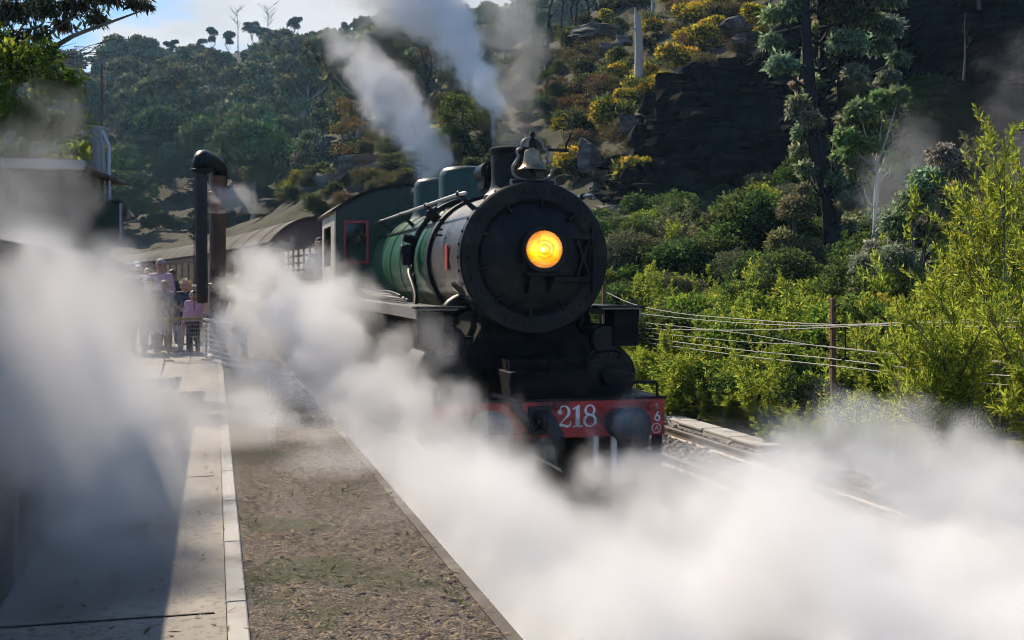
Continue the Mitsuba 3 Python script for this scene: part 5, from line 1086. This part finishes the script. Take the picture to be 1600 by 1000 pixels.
# ------------------------------------------------------------------ people
def sph(c, r, n=14): return m3.Manifold.sphere(r, n).translate(list(map(float, c)))


def chain(pts):
    """Union of tapered bones through [(point, radius), ...]."""
    return m3.Manifold.batch_boolean([m3.Manifold.batch_hull([sph(a, ra), sph(b_, rb)]) for (a, ra), (b_, rb) in zip(pts[:-1], pts[1:])], m3.OpType.Add)


def soft(m, ln=.03, it=6):
    m = m.refine_to_length(ln); me = m.to_mesh(); t = trimesh.Trimesh(me.vert_properties[:, :3], me.tri_verts, process=True)
    trimesh.smoothing.filter_taubin(t, .5, -.53, it); return t


def person(lab, pos, H, face, shirt, trousers, hair, skin=(.42, .25, .17), arms=('down', 'down'), sleeve='long', hat=None, hairlen='short', lean=0., legs_on=True, stride=.04, group=None, extra=None, shoe=(.05, .045, .04), child=False, legs_bare=False):
    k = thing('person', lab, 'person', group)
    s = H / 1.75; hd = .118 * (1.0 if not child else 1.0) * (.5 + .5 * s) / s   # head half height in unit body
    Rz = Rotation.from_euler('z', face).as_matrix()
    def W(p): p = np.asarray(p, float); p = np.array([p[0] + lean * p[2], p[1], p[2]]); return Rz @ (p * s) + np.asarray(pos, float)
    def w(p, r): return (W(p), r * s)
    # body frame: faces -y, x to the viewer's right when seen from the front
    hip, knee, ank, sh, el = .90, .50, .08, 1.42, 1.13
    def leg(q_, r=1.0, add=0.): x = q_ * .095; return [w((x, 0, hip), .098 * r + add), w((x + q_ * .01, -.015, knee), .068 * r + add), w((x + q_ * .02, .02 + q_ * stride, ank), .043 * r + add)]
    def arm(q_, mode, add=0., upto=2):
        a = (q_ * .185, 0, sh)
        if mode == 'down': b_, c_ = (q_ * .235, .02, el), (q_ * .245, -.05, .88)
        elif mode == 'front': b_, c_ = (q_ * .24, .0, el + .01), (q_ * .06, -.20, 1.06)
        elif mode == 'hip': b_, c_ = (q_ * .33, .06, el + .02), (q_ * .17, -.06, .98)
        elif mode == 'hold': b_, c_ = (q_ * .23, -.02, el), (q_ * .20, -.24, 1.16)
        else: b_, c_ = (q_ * .27, -.12, 1.25), (q_ * .12, -.2, 1.50)
        P3 = [w(a, .054 + add), w(b_, .043 + add), w(c_, .031 + add)]
        return P3[:upto + 1], np.array(b_), np.array(c_)
    torso = lambda add=0.: m3.Manifold.batch_boolean([m3.Manifold.batch_hull([sph(*w((-.15, 0, sh - .01), .065 + add)), sph(*w((.15, 0, sh - .01), .065 + add)), sph(*w((-.11, -.01, 1.18), .105 + add)), sph(*w((.11, -.01, 1.18), .105 + add))]), m3.Manifold.batch_hull([sph(*w((-.11, -.01, 1.18), .105 + add)), sph(*w((.11, -.01, 1.18), .105 + add)), sph(*w((-.085, 0, .95), .115 + add)), sph(*w((.085, 0, .95), .115 + add))])], m3.OpType.Add)
    hc = np.array([0, -.025, 1.75 - hd])
    head = [m3.Manifold.batch_hull([sph(*w(hc + [0, .015, .03], hd * .78)), sph(*w(hc + [0, -.02, -.02], hd * .66)), sph(*w(hc + [0, -.045, -.075], hd * .38))]), m3.Manifold.batch_hull([sph(*w(hc + [0, -.105, -.012], .012)), sph(*w(hc + [0, -.085, .03], .010))])]
    head += [m3.Manifold.batch_hull([sph(*w(hc + [q_ * hd * .76, .01, .01], .014)), sph(*w(hc + [q_ * hd * .74, .01, -.025], .010))]) for q_ in (-1, 1)]
    body = [chain([w((0, 0, 1.40), .062), w((0, -.02, 1.60), .055)]), torso()] + head
    for q_, m_ in zip((-1, 1), arms):
        ap, b_, c_ = arm(q_, m_); body.append(chain(ap))
        dv = unit(c_ - b_); sd = np.cross(dv, [0, 1.0, 0]); sd = sd / (np.linalg.norm(sd) + 1e-9)
        body.append(chain([w(c_, .034), w(c_ + dv * .075, .036)]))
        for f_ in range(4): o = sd * (f_ - 1.5) * .021; L_ = (.075, .09, .085, .065)[f_]; body.append(chain([w(c_ + dv * .08 + o, .0125), w(c_ + dv * (.085 + L_ * .55) + o * 1.1 + [0, -.012, 0], .0115), w(c_ + dv * (.085 + L_) + o + [0, -.03, 0], .009)]))
        body.append(chain([w(c_ + dv * .02, .016), w(c_ + dv * .06 + np.array([0, -.045, 0]), .013), w(c_ + dv * .10 + np.array([0, -.055, 0]), .010)]))
    if legs_on:
        for q_ in (-1, 1): body.append(chain(leg(q_))); body.append(chain([w((q_ * .115, .03 + q_ * stride, .05), .040), w((q_ * .13, -.13 + q_ * stride, .035), .032)]))
    put(k, 'body', soft(m3.Manifold.batch_boolean(body, m3.OpType.Add), .022 * max(s, .75), 5), mat_flat(skin), smooth=True)
    eye = [trimesh.creation.icosphere(subdivisions=1, radius=.011 * s).apply_translation(W(hc + [q_ * .034, -.098, .012])) for q_ in (-1, 1)]
    put(k, 'eyes', eye, 'mat_black_matt'); put(k, 'mouth', box((0, 0, 0), (.045 * s, .012 * s, .010 * s)).apply_transform(np.vstack([np.hstack([Rz, W(hc + [0, -.098, -.065])[:, None]]), [0, 0, 0, 1]])), mat_flat((.25, .10, .08)))
    cl = [torso(.014)]
    for q_, m_ in zip((-1, 1), arms): cl.append(chain(arm(q_, m_, .016, 2 if sleeve == 'long' else 1)[0]) if sleeve == 'long' else chain([arm(q_, m_, .018)[0][0], (lambda a_, b2: (a_[0] * .35 + b2[0] * .65, b2[1] * 1.05))(*arm(q_, m_, .018)[0][:2])]))
    put(k, 'shirt', soft(m3.Manifold.batch_boolean(cl, m3.OpType.Add), .03 * max(s, .75), 4), mat_flat(shirt, True), smooth=True)
    if legs_on:
        tr = [m3.Manifold.batch_hull([sph(*w((-.085, 0, .93), .118)), sph(*w((.085, 0, .93), .118)), sph(*w((-.09, 0, .84), .11)), sph(*w((.09, 0, .84), .11))])] + [chain(leg(q_, 1.0, .015)[:2] if legs_bare else leg(q_, 1.02, .018)) for q_ in (-1, 1)]
        put(k, 'trousers', soft(m3.Manifold.batch_boolean(tr, m3.OpType.Add), .03 * max(s, .75), 4), mat_flat(trousers, True), smooth=True)
        for q_ in (-1, 1): put(k, 'shoe', soft(chain([w((q_ * .115, .04 + q_ * stride, .05), .052), w((q_ * .125, -.06 + q_ * stride, .045), .045), w((q_ * .132, -.15 + q_ * stride, .035), .038)]), .025, 3), mat_flat(shoe), smooth=True)
    hm = m3.Manifold.batch_hull([sph(*w(hc + [0, .03, .045], hd * .80)), sph(*w(hc + [0, .05, -.02], hd * .66))])
    hm = hm - m3.Manifold.batch_hull([sph(*w(hc + [0, -.10, -.03], hd * .72)), sph(*w(hc + [0, -.16, -.12], hd * .8))])
    if hairlen == 'long': hm = hm + m3.Manifold.batch_hull([sph(*w(hc + [0, .06, 0], hd * .62)), sph(*w(hc + [-.05, .085, -.22], .05)), sph(*w(hc + [.05, .085, -.22], .05))])
    if hairlen == 'curly': hm = m3.Manifold.batch_boolean([hm] + [sph(*w(hc + np.array([.115 * math.sin(a) * (1 + .1 * math.cos(5 * a)), .03 + .03 * math.cos(7 * a), .03 + .115 * math.cos(a)]), .046)) for a in np.linspace(-2.2, 2.2, 11)], m3.OpType.Add)
    put(k, 'hair', soft(hm, .025, 2), mat_flat(hair), smooth=True)
    if hat is not None:
        cap = m3.Manifold.batch_hull([sph(*w(hc + [0, .015, .06], hd * .84))]) - m3.Manifold.cube((2, 2, 2), True).translate(list(map(float, W(hc + [0, 0, .045]) - [0, 0, 1.0])))
        brim = m3.Manifold.batch_hull([sph(*w(hc + [q_ * .06, -.09, .052], .012)) for q_ in (-1, 1)] + [sph(*w(hc + [q_ * .045, -.17, .04], .010)) for q_ in (-1, 1)])
        put(k, 'cap', soft(cap + brim, .03, 2), mat_flat(hat, True), smooth=True)
    return k, W


FL = {}


def mat_flat(c, cloth=False):
    kk = (tuple(c), cloth)
    if kk not in FL:
        FL[kk] = f'mat_cloth_{len(FL)}'; scene[FL[kk]] = {'type': 'twosided', 'bsdf': {'type': 'principled', 'base_color': rgb(*c), 'roughness': .85 if cloth else .55, 'sheen': .4 if cloth else 0.}}
    return FL[kk]


def stand(x_, d): p_ = at(x_, HOR, d); return (p_[0], p_[1], PZ)


FC = -.26  # turned to face the camera and the locomotive
person('man in dark navy jacket at the left end of the group beside the fence', stand(199, 22.6), 1.74, .5, (.018, .022, .04), (.10, .13, .19), (.09, .05, .03), (.45, .24, .17), ('down', 'front'), lean=.05)
person('man in white cap and white shirt standing at the back left', stand(214, 25.0), 1.80, FC + .3, (.62, .64, .68), (.06, .07, .1), (.2, .15, .1), arms=('down', 'down'), hat=(.75, .74, .72))
person('blond person in red top half hidden behind the tall man', stand(231, 25.6), 1.68, FC, (.40, .035, .035), (.05, .05, .07), (.45, .30, .14), arms=('front', 'front'))
person('tall grey haired man in pale pink sweatshirt at the centre of the group', stand(251, 24.2), 1.86, FC, (.48, .33, .37), (.12, .14, .2), (.38, .37, .36), (.36, .2, .15), ('down', 'front'))
person('boy in black t-shirt and dark cap in front of the tall man', stand(235, 22.6), 1.46, FC, (.014, .014, .016), (.17, .18, .20), (.03, .025, .02), arms=('down', 'hip'), sleeve='short', hat=(.03, .03, .032), child=True)
kw, Ww = person('woman in grey sweater and maroon trousers with dark handbag', stand(257, 22.9), 1.42, FC + .4, (.36, .34, .33), (.16, .035, .06), (.42, .29, .16), arms=('down', 'hold'), hairlen='long')
hb = thing('handbag', 'dark handbag held by the woman in maroon trousers', 'bag'); hp = Ww((.20, -.30, .80)); put(hb, 'bag', box(hp, (.28, .12, .22), .04), 'mat_hose'); put(hb, 'strap', tube(bez([hp + [-.10, 0, .1], hp + [-.05, 0, .32], hp + [.05, 0, .32], hp + [.10, 0, .1]], 12), .010, 6), 'mat_hose')
person('woman with long brown hair in dark coat and blue jeans seen from behind', stand(269, 26.4), 1.66, FC + 2.7, (.02, .02, .025), (.07, .12, .22), (.10, .05, .025), arms=('down', 'front'), hairlen='long')
person('child with curly blond hair, navy t-shirt and pale trousers', stand(290, 22.9), 1.42, FC, (.025, .04, .075), (.55, .52, .50), (.58, .40, .18), (.5, .29, .2), ('front', 'down'), sleeve='short', hairlen='curly', child=True)
person('girl in pink hoodie and black leggings nearest the water crane', stand(302, 22.2), 1.22, FC - .1, (.52, .30, .42), (.014, .013, .016), (.07, .04, .025), (.45, .27, .19), ('down', 'down'), hairlen='long', child=True, shoe=(.5, .32, .4))
person('person in tan jacket standing right of the water crane', stand(374, 21.5), 1.52, FC - .6, (.20, .12, .07), (.05, .05, .06), (.16, .08, .04), arms=('front', 'front'), hairlen='long')
# driver leaning from the cab
person('engine driver in blue shirt and dark cap leaning out of the cab', (XL - CHW + .06, 22.86, 1.39), 1.72, -.35, (.10, .16, .28), (.05, .07, .12), (.05, .04, .03), (.40, .22, .15), ('hip', 'front'), hat=(.02, .022, .03), lean=-.06)
# ------------------------------------------------------------------ steam and smoke
LAT = [np.random.default_rng(40 + o).random((24 * 2 ** min(o, 3) + 1,) * 3).astype(np.float32) for o in range(4)]


def wnoise(P, scale, octaves=4, seed=0, order=1, gain=.5):
    """Value noise at world points P (3, ...) with cells of `scale` metres, from tiled random lattices."""
    out, tot = 0, 0
    for o in range(octaves):
        L = LAT[(o + seed) % 4]; n = L.shape[0] - 1
        q = [np.mod(p / scale * 2 ** o + 7.3 * seed + 3.1 * o, n) for p in P]
        t = [a - np.floor(a) for a in q]; q = [np.floor(a) + tt * tt * (3 - 2 * tt) for a, tt in zip(q, t)]
        out = out + gain ** o * map_coordinates(L, q, order=order, mode='grid-wrap'); tot += gain ** o
    return out / tot


def along(pts, n, amp=None):
    """Puffs along a plume given as (px, py, D, rpx, amp)."""
    p = np.array(pts, float); s = np.linspace(0, 1, len(p)); return [tuple(v) for v in PchipInterpolator(s, p, axis=0)(np.linspace(0, 1, n))]


# (column, row, distance, radius px, density) of each puff as the photograph shows it
CENTRE = [(440, 450, 15.5, 55, 1.53), (402, 425, 16, 37, 1.38), (480, 500, 15, 64, 1.53), (420, 540, 14.5, 64, 1.53), (370, 500, 15, 37, 1.07), (520, 560, 13.5, 66, 1.53), (590, 600, 12.5, 59, 1.53), (470, 620, 13, 77, 1.53), (560, 660, 12, 79, 1.53), (640, 655, 11.3, 59, 1.53), (685, 695, 10.8, 51, 1.53), (620, 740, 10.4, 81, 1.1), (720, 755, 10, 68, 1.1), (700, 830, 9, 88, 1.1), (785, 775, 9.4, 59, 1.1), (800, 850, 8.4, 95, 1.1),
          (865, 810, 8.8, 59, 1.1), (760, 920, 7.6, 73, 1.1), (880, 900, 7.4, 101, 1.1), (940, 860, 8, 68, 1.1), (850, 985, 6.8, 88, 1.1), (960, 950, 6.8, 116, 1.1), (735, 720, 10.2, 29, 0.88), (830, 745, 9.6, 29, 0.77), (540, 500, 14.5, 33, 0.77), (610, 545, 13.2, 33, 0.84), (660, 595, 12.2, 33, 1.07), (500, 440, 17, 26, 0.61), (690, 650, 11.0, 37, 1.53), (715, 690, 10.8, 31, 1.38), (360, 450, 16, 29, 0.92), (345, 560, 13, 33, 0.92), (400, 600, 12.5, 48, 1.38), (430, 670, 11.5, 55, 1.38), (500, 720, 10.6, 59, 1.04), (560, 770, 9.8, 55, 0.99), (640, 810, 9.2, 48, 0.99), (700, 890, 8, 44, 0.88)]
RIGHT = [(1050, 890, 8.2, 96, 1.05), (1060, 985, 6.8, 120, 1.05), (1150, 850, 8.8, 80, 0.95), (1200, 930, 7.4, 125, 1.05), (1240, 800, 9.4, 75, 0.95), (1325, 745, 10.2, 87, 1.05), (1345, 685, 10.6, 52, 1.05), (1360, 830, 9, 120, 1.05), (1340, 960, 7.2, 142, 1.05), (1470, 790, 9.6, 96, 1.05), (1500, 880, 8.2, 131, 1.05), (1575, 800, 9.2, 87, 1.05), (1600, 900, 8, 131, 1.05), (1490, 990, 6.6, 142, 1.05), (1640, 980, 7, 131, 1.05), (1420, 715, 10.4, 62, 0.95),
         (1400, 690, 10.6, 50, .9), (1270, 750, 10.0, 50, .9), (1440, 740, 10.2, 56, .9), (1300, 700, 10.8, 40, .8), (1495, 730, 10.2, 52, 0.84), (1245, 690, 11.4, 41, 0.47), (1590, 745, 10.4, 46, 0.84), (1080, 800, 9.6, 50, 0.53), (1000, 790, 9.6, 46, 0.53), (1290, 640, 11.6, 39, 0.26)]
LEFT = [(10, 450, 4.3, 115, 1.7), (0, 570, 4.2, 150, 1.7), (70, 500, 5.1, 105, 1.7), (20, 690, 4.4, 110, 1.2), (70, 420, 5.0, 60, 1.2), (70, 620, 5.2, 110, 1.5), (112, 565, 6.2, 84, 1.6), (130, 660, 6.4, 90, 1.4), (156, 632, 7.6, 64, 1.4), (128, 500, 7.0, 46, 1.3), (208, 665, 7.6, 66, 1.3), (30, 700, 4.8, 100, 1.0), (110, 740, 5.8, 80, .9), (200, 745, 6.9, 60, 1.0), (108, 442, 6.6, 44, .9), (90, 430, 6, 46, .9), (196, 640, 8.8, 46, .9), (30, 800, 4.6, 90, .45), (120, 820, 5.4, 80, .35), (240, 700, 8, 44, .7),
        (20, 380, 8.6, 64, .45), (10, 300, 9, 62, .24), (75, 240, 9.4, 40, .2), (30, 200, 9.6, 34, .14), (95, 330, 9.2, 40, .3), (262, 636, 10.2, 40, .45), (280, 740, 7.4, 66, .4), (300, 660, 10, 44, .2), (480, 850, 7.2, 100, .15), (560, 930, 6.2, 90, .10), (400, 930, 6, 80, .13), (60, 900, 4.8, 120, .2), (200, 900, 5.8, 90, .16), (410, 700, 9.6, 64, .8), (490, 770, 8.6, 68, .75), (430, 770, 8.4, 60, .5), (430, 850, 7.2, 80, .30), (330, 860, 6.6, 70, .22), (640, 870, 7.6, 46, .5), (560, 820, 8.4, 40, .4), (335, 585, 12, 36, .3)]
WISPS = [(520, 490, 18, 30, .35), (575, 520, 17, 30, .4), (540, 440, 19, 24, .22), (690, 530, 11.9, 24, .35), (655, 560, 12, 26, .45), (980, 640, 11.2, 24, .40), (950, 660, 11.1, 24, .34), (1000, 618, 11.3, 13, .28), (785, 665, 11, 22, .3), (985, 730, 10.6, 46, .6), (920, 745, 10.4, 34, .7), (1060, 770, 10.4, 40, .6)]
PLUMES = along([(774, 191, 14.5, 4, 3.6), (771, 174, 14.6, 8, 3.4), (760, 143, 14.9, 14, 3.0), (738, 100, 15.4, 22, 2.4), (706, 52, 16, 29, 1.9), (672, 12, 16.6, 38, 1.5), (620, -25, 17.4, 54, .8), (575, -45, 18.2, 60, .2)], 44) \
    + along([(806, 228, 13.9, 25, .15), (806, 170, 14, 29, .17), (808, 110, 14.2, 33, .17), (806, 50, 14.4, 37, .16), (800, -10, 14.6, 42, .14), (800, -60, 15, 46, .05)], 22) \
    + along([(647, 297, 20, 5, 1.4), (654, 278, 20.1, 11, 1.2), (668, 248, 20.3, 22, .95), (652, 208, 20.7, 28, .75), (618, 162, 21.2, 30, .62), (580, 114, 21.8, 28, .5), (545, 80, 22.4, 24, .36), (517, 55, 23, 18, .2)], 30) \
    + [(690, 255, 20.2, 20, .55), (600, 185, 21, 26, .35), (688, 228, 20.5, 16, .4), (560, 62, 22.6, 22, .2)] \
    + along([(328, 285, 20.2, 8, .6), (350, 300, 20.2, 14, .5), (380, 312, 20.3, 20, .4), (408, 338, 20.4, 20, .2)], 10) + [(345, 345, 20.3, 14, .3)]
HILL = [(1480, 200, 26, 60, .9), (1420, 240, 26, 60, 1.1), (1540, 150, 26, 54, .9), (1400, 310, 25, 56, 1.0), (1570, 210, 26, 64, .7), (1450, 290, 25, 60, .9)]
SMOOTH = lambda a, b_, x: (lambda t: t * t * (3 - 2 * t))(np.clip((x - a) / (b_ - a), 0, 1))


def steam_grid(lo, hi, n, h, puffs, sig, nscale, hard, ystretch, gain=.62, tear=.75):
    X, Y, Z = (a + (np.arange(k, dtype=np.float32) + .5) * h for a, k in zip(lo, n))
    m = np.zeros(n, bool); C = []
    for (px_, py_, D_, r_, a_) in puffs:
        c = at(px_, py_, D_); r = r_ * D_ / F; C.append((*c, r, a_)); R = r * 1.9 + .45 * nscale
        sl = tuple(slice(max(0, np.searchsorted(ax, c[k_] - R * q_)), np.searchsorted(ax, c[k_] + R * q_)) for k_, (ax, q_) in enumerate(zip((X, Y, Z), (1, ystretch, 1))))
        m[sl] |= ((X[sl[0], None, None] - c[0]) ** 2 + ((Y[None, sl[1], None] - c[1]) / ystretch) ** 2 + (Z[None, None, sl[2]] - c[2]) ** 2) < R * R
    out = np.zeros(n, np.float32); ijk = np.nonzero(m)
    if len(ijk[0]) == 0: return out
    P = np.stack([X[ijk[0]], Y[ijk[1]], Z[ijk[2]]])
    W_ = P + np.stack([(wnoise(P, nscale * 1.5, 2, s_) - .5) * nscale * 1.1 for s_ in (1, 2, 3)]).astype(np.float32)
    W_ = W_ + np.stack([(wnoise(P + 5.0, nscale * .45, 3, s_, gain=.6) - .5) * nscale * tear for s_ in (1, 2, 3)]).astype(np.float32)
    inv = np.full(n, -1, np.int32); inv[ijk] = np.arange(len(ijk[0]), dtype=np.int32)
    S, A_, B_3 = np.zeros(P.shape[1], np.float32), np.zeros(P.shape[1], np.float32), np.full(P.shape[1], 1e-4, np.float32)
    for (x_, y_, z_, r, a_) in C:
        R = r * 1.9 + .6 * nscale
        sl = tuple(slice(max(0, np.searchsorted(ax, c_ - R * q_)), np.searchsorted(ax, c_ + R * q_)) for ax, c_, q_ in zip((X, Y, Z), (x_, y_, z_), (1, ystretch, 1)))
        id_ = inv[sl].ravel(); id_ = id_[id_ >= 0]
        q_ = W_[:, id_]; v = np.exp(-.9 * ((q_[0] - x_) ** 2 + ((q_[1] - y_) / ystretch) ** 2 + (q_[2] - z_) ** 2) / r ** 2)
        S[id_] = np.maximum(S[id_], v) + .25 * v * np.minimum(S[id_], v); A_[id_] += v * v * a_; B_3[id_] += v * v
    f = np.minimum(S, 1.15) + (wnoise(W_, nscale, 5, 0, gain=gain) - .5) * hard
    out[ijk] = sig * np.minimum(A_ / B_3, 3) * (.93 * SMOOTH(.20, .56, f) + .07 * np.minimum(S, 1)) * SMOOTH(.045, .34, S)
    return out


H_ = .06; G_LO = np.array([-4.0, 2.2, -.25]); G_N = np.array([400, 450, 162])
DENS = np.zeros(G_N, np.float32)


def fill(lo, n, puffs, sig, nscale, hard, ystretch=1.0, gain=.62):
    """Adds the density of these puffs inside the block of n voxels that starts at voxel lo."""
    s = tuple(slice(a, a + k) for a, k in zip(lo, n))
    DENS[s] = np.maximum(DENS[s], steam_grid(G_LO + np.array(lo) * H_, None, np.array(n), H_, puffs, sig, nscale, hard, ystretch, gain))


fill((0, 0, 0), (270, 306, 100), CENTRE + RIGHT + LEFT + WISPS, 1.10, .85, 2.3, 1.7)
fill((0, 172, 44), (180, 266, 118), PLUMES, 2.8, .36, 2.4)
fill((150, 140, 20), (250, 310, 142), HILL, .11, 2.0, 3.2, 1.0, .45)
# the steam lies thickest low over the ballast where the cylinder cocks blow it out
zz = G_LO[2] + (np.arange(G_N[2]) + .5) * H_; DENS[87:, :146] *= (1 + 1.6 * np.exp(-((zz + .25) / .62) ** 2)).astype(np.float32)[None, None, :]
DENS[87:, 146:, :60] = np.minimum(DENS[87:, 146:, :60], 1.3); DENS[:87, :, :60] = np.minimum(DENS[:87, :, :60], 1.6); DENS[87:, :146, :60] = np.minimum(DENS[87:, :146, :60], 2.8)
LEVELS = (.25, .5, 1.31, 1.8, 2.9, 12.0)                              # steam of like density shares one medium, so that light crosses the thin steam in long steps
made, TOPS = set(), []


def even(lo, count, size): return [(np.array(lo) + np.array(i_) * np.array(size), np.array(lo) + (np.array(i_) + 1) * np.array(size)) for i_ in np.ndindex(*count)]


def tiles(name, blocks, label, floor=.06):
    """Boxes of steam over the blocks of voxels that hold any."""
    m = 0
    for a, b_ in blocks:
        a, b_ = np.array(a), np.array(b_); sub = np.argwhere(DENS[a[0]:b_[0], a[1]:b_[1], a[2]:b_[2]] > .02)
        if len(sub) == 0: continue
        a, b_ = np.maximum(a, a + sub.min(0) - 1), np.minimum(b_, a + sub.max(0) + 2)
        top = DENS[max(a[0] - 1, 0):b_[0] + 1, max(a[1] - 1, 0):b_[1] + 1, max(a[2] - 1, 0):b_[2] + 1].max()
        if top < floor: continue
        TOPS.append((name, round(float(top), 2)))
        q_ = next(k for k, v in enumerate(LEVELS) if top <= v or k == len(LEVELS) - 1); air = f'steam_air_{q_}'
        if air not in made:
            made.add(air); grid = mi.VolumeGrid(np.ascontiguousarray(np.minimum(DENS, LEVELS[q_]).transpose(2, 1, 0)[..., None]))
            scene[air] = {'type': 'heterogeneous', 'albedo': .97, 'sigma_t': {'type': 'gridvolume', 'grid': grid, 'filter_type': 'trilinear', 'wrap_mode': 'clamp', 'to_world': T().translate(G_LO.tolist()).scale((G_N * H_).tolist())}}
        m += 1; k = f'{name}__{m:03d}'; c0, c1 = G_LO + a * H_ + .0015, G_LO + b_ * H_ - .0015
        scene[k] = {'type': 'cube', 'to_world': T().translate(((c0 + c1) / 2).tolist()).scale(((c1 - c0) / 2).tolist()), 'bsdf': {'type': 'ref', 'id': 'mat_clear'}, 'interior': {'type': 'ref', 'id': air}, 'exterior': {'type': 'ref', 'id': 'haze_air'}}
    tag(name, label, 'steam', None, 'stuff')
    return m


scene['mat_clear'] = {'type': 'null'}
NT = [tiles('steam_cloud', [((24, 0, 0), (86, 27, 62)), ((24, 27, 0), (86, 35, 62)), ((24, 35, 0), (86, 46, 62)), ((24, 46, 0), (86, 84, 62)), ((24, 84, 0), (86, 304, 62)), ((86, 0, 0), (258, 146, 5)), ((86, 0, 5), (258, 146, 10)), ((86, 0, 10), (258, 146, 17)), ((86, 0, 17), (120, 146, 62)), ((120, 0, 17), (258, 146, 62)), ((86, 146, 0), (258, 176, 62)), ((86, 176, 0), (258, 304, 62))], 'billowing white steam rolling over the tracks and the platform'),
      tiles('steam_plume', even((0, 172, 62), (12, 17, 7), (15, 15, 14)), 'white steam plumes and thin smoke rising from the locomotive'),
      tiles('steam_wisp', even((0, 0, 62), (1, 1, 1), (180, 172, 38)), 'thin steam rising past the tree at the upper left'),
      tiles('steam_veil', [((186, 140, 62), (400, 338, 162)), ((186, 338, 62), (400, 440, 162))], 'thin drifting steam in front of the cliff and trees on the right')]

# ------------------------------------------------------------------ labels that say where each repeated plant stands
MARKS = {'far': [('the crag on the ridge', 195, 95), ('the two bare ridge trees', 395, 60), ('the top of the water crane', 330, 250), ('the plume from the safety valve', 610, 170), ('the brown leaved gum', 650, 90), ('the service post', 158, 230), ('the carriage roofs', 290, 380)],
         'slope': [('the grey broken stump', 998, 80), ('the charred trunk by the smoke', 856, 70), ('the bell', 845, 245), ('the shoulder of the cliff', 1090, 110), ('the tan outcrop', 1160, 45), ('the cab roof', 575, 300), ('the crest outcrop', 565, 262), ('the carriage roof', 430, 350), ('the flat topped boulder', 985, 195), ('the pale slabs', 955, 70)],
         'near': [('the end of the buffer beam', 1043, 640), ('the rusty wire post', 1305, 500), ('the tall dark stemmed gum', 1300, 400), ('the slim pale gum', 1368, 350), ('the tall wattle', 1530, 450), ('the weathered stump', 1108, 405), ('the sapling pair', 1046, 350), ('the cable trough', 1140, 680), ('the smokebox', 950, 420), ('the dome shaped tree', 1245, 390)]}
for k in list(labels):
    e = labels[k]; d = scene.get(k, {})
    if 'group' not in e or d.get('type') != 'instance': continue
    m = np.array(T(d['to_world']).matrix, float); pos = m[:3, 3]; h = np.linalg.norm(m[:3, 2]); px_, py_, D_ = project(pos + [0, 0, .5 * h])
    zone = 'near' if D_ < 52 and px_ > 880 else 'slope' if D_ < 118 else 'far'
    nm, mx, my = min(MARKS[zone], key=lambda q: (q[1] - px_) ** 2 + (q[2] - py_) ** 2); dx, dy = px_ - mx, py_ - my
    word = ('right of ' if dx > 0 else 'left of ') if abs(dx) > abs(dy) else ('below ' if dy > 0 else 'above ')
    dist = math.hypot(dx, dy); far = 'close ' if dist < 35 else '' if dist < 90 else 'well '
    size = h * F / D_; sw = 'large ' if size > {'far': 80, 'slope': 50, 'near': 170}[zone] else 'small ' if size < {'far': 48, 'slope': 28, 'near': 95}[zone] else ''
    base = e['label'].replace(' on the far hillside', '').replace(' near the ridge of the far hill', '').replace(' low on the far hillside', '').replace(' on the flowering slope', '').replace(' in the thicket beyond the second track', '').replace(' on the slope', '').replace(' overhanging the brow of the cliff', ' on the cliff brow').replace(' between the tracks and the cliff', '').replace(' at the foot of the cliff', '')
    e['label'] = ' '.join((sw + base + ', ' + far + word + nm).split()[:16])
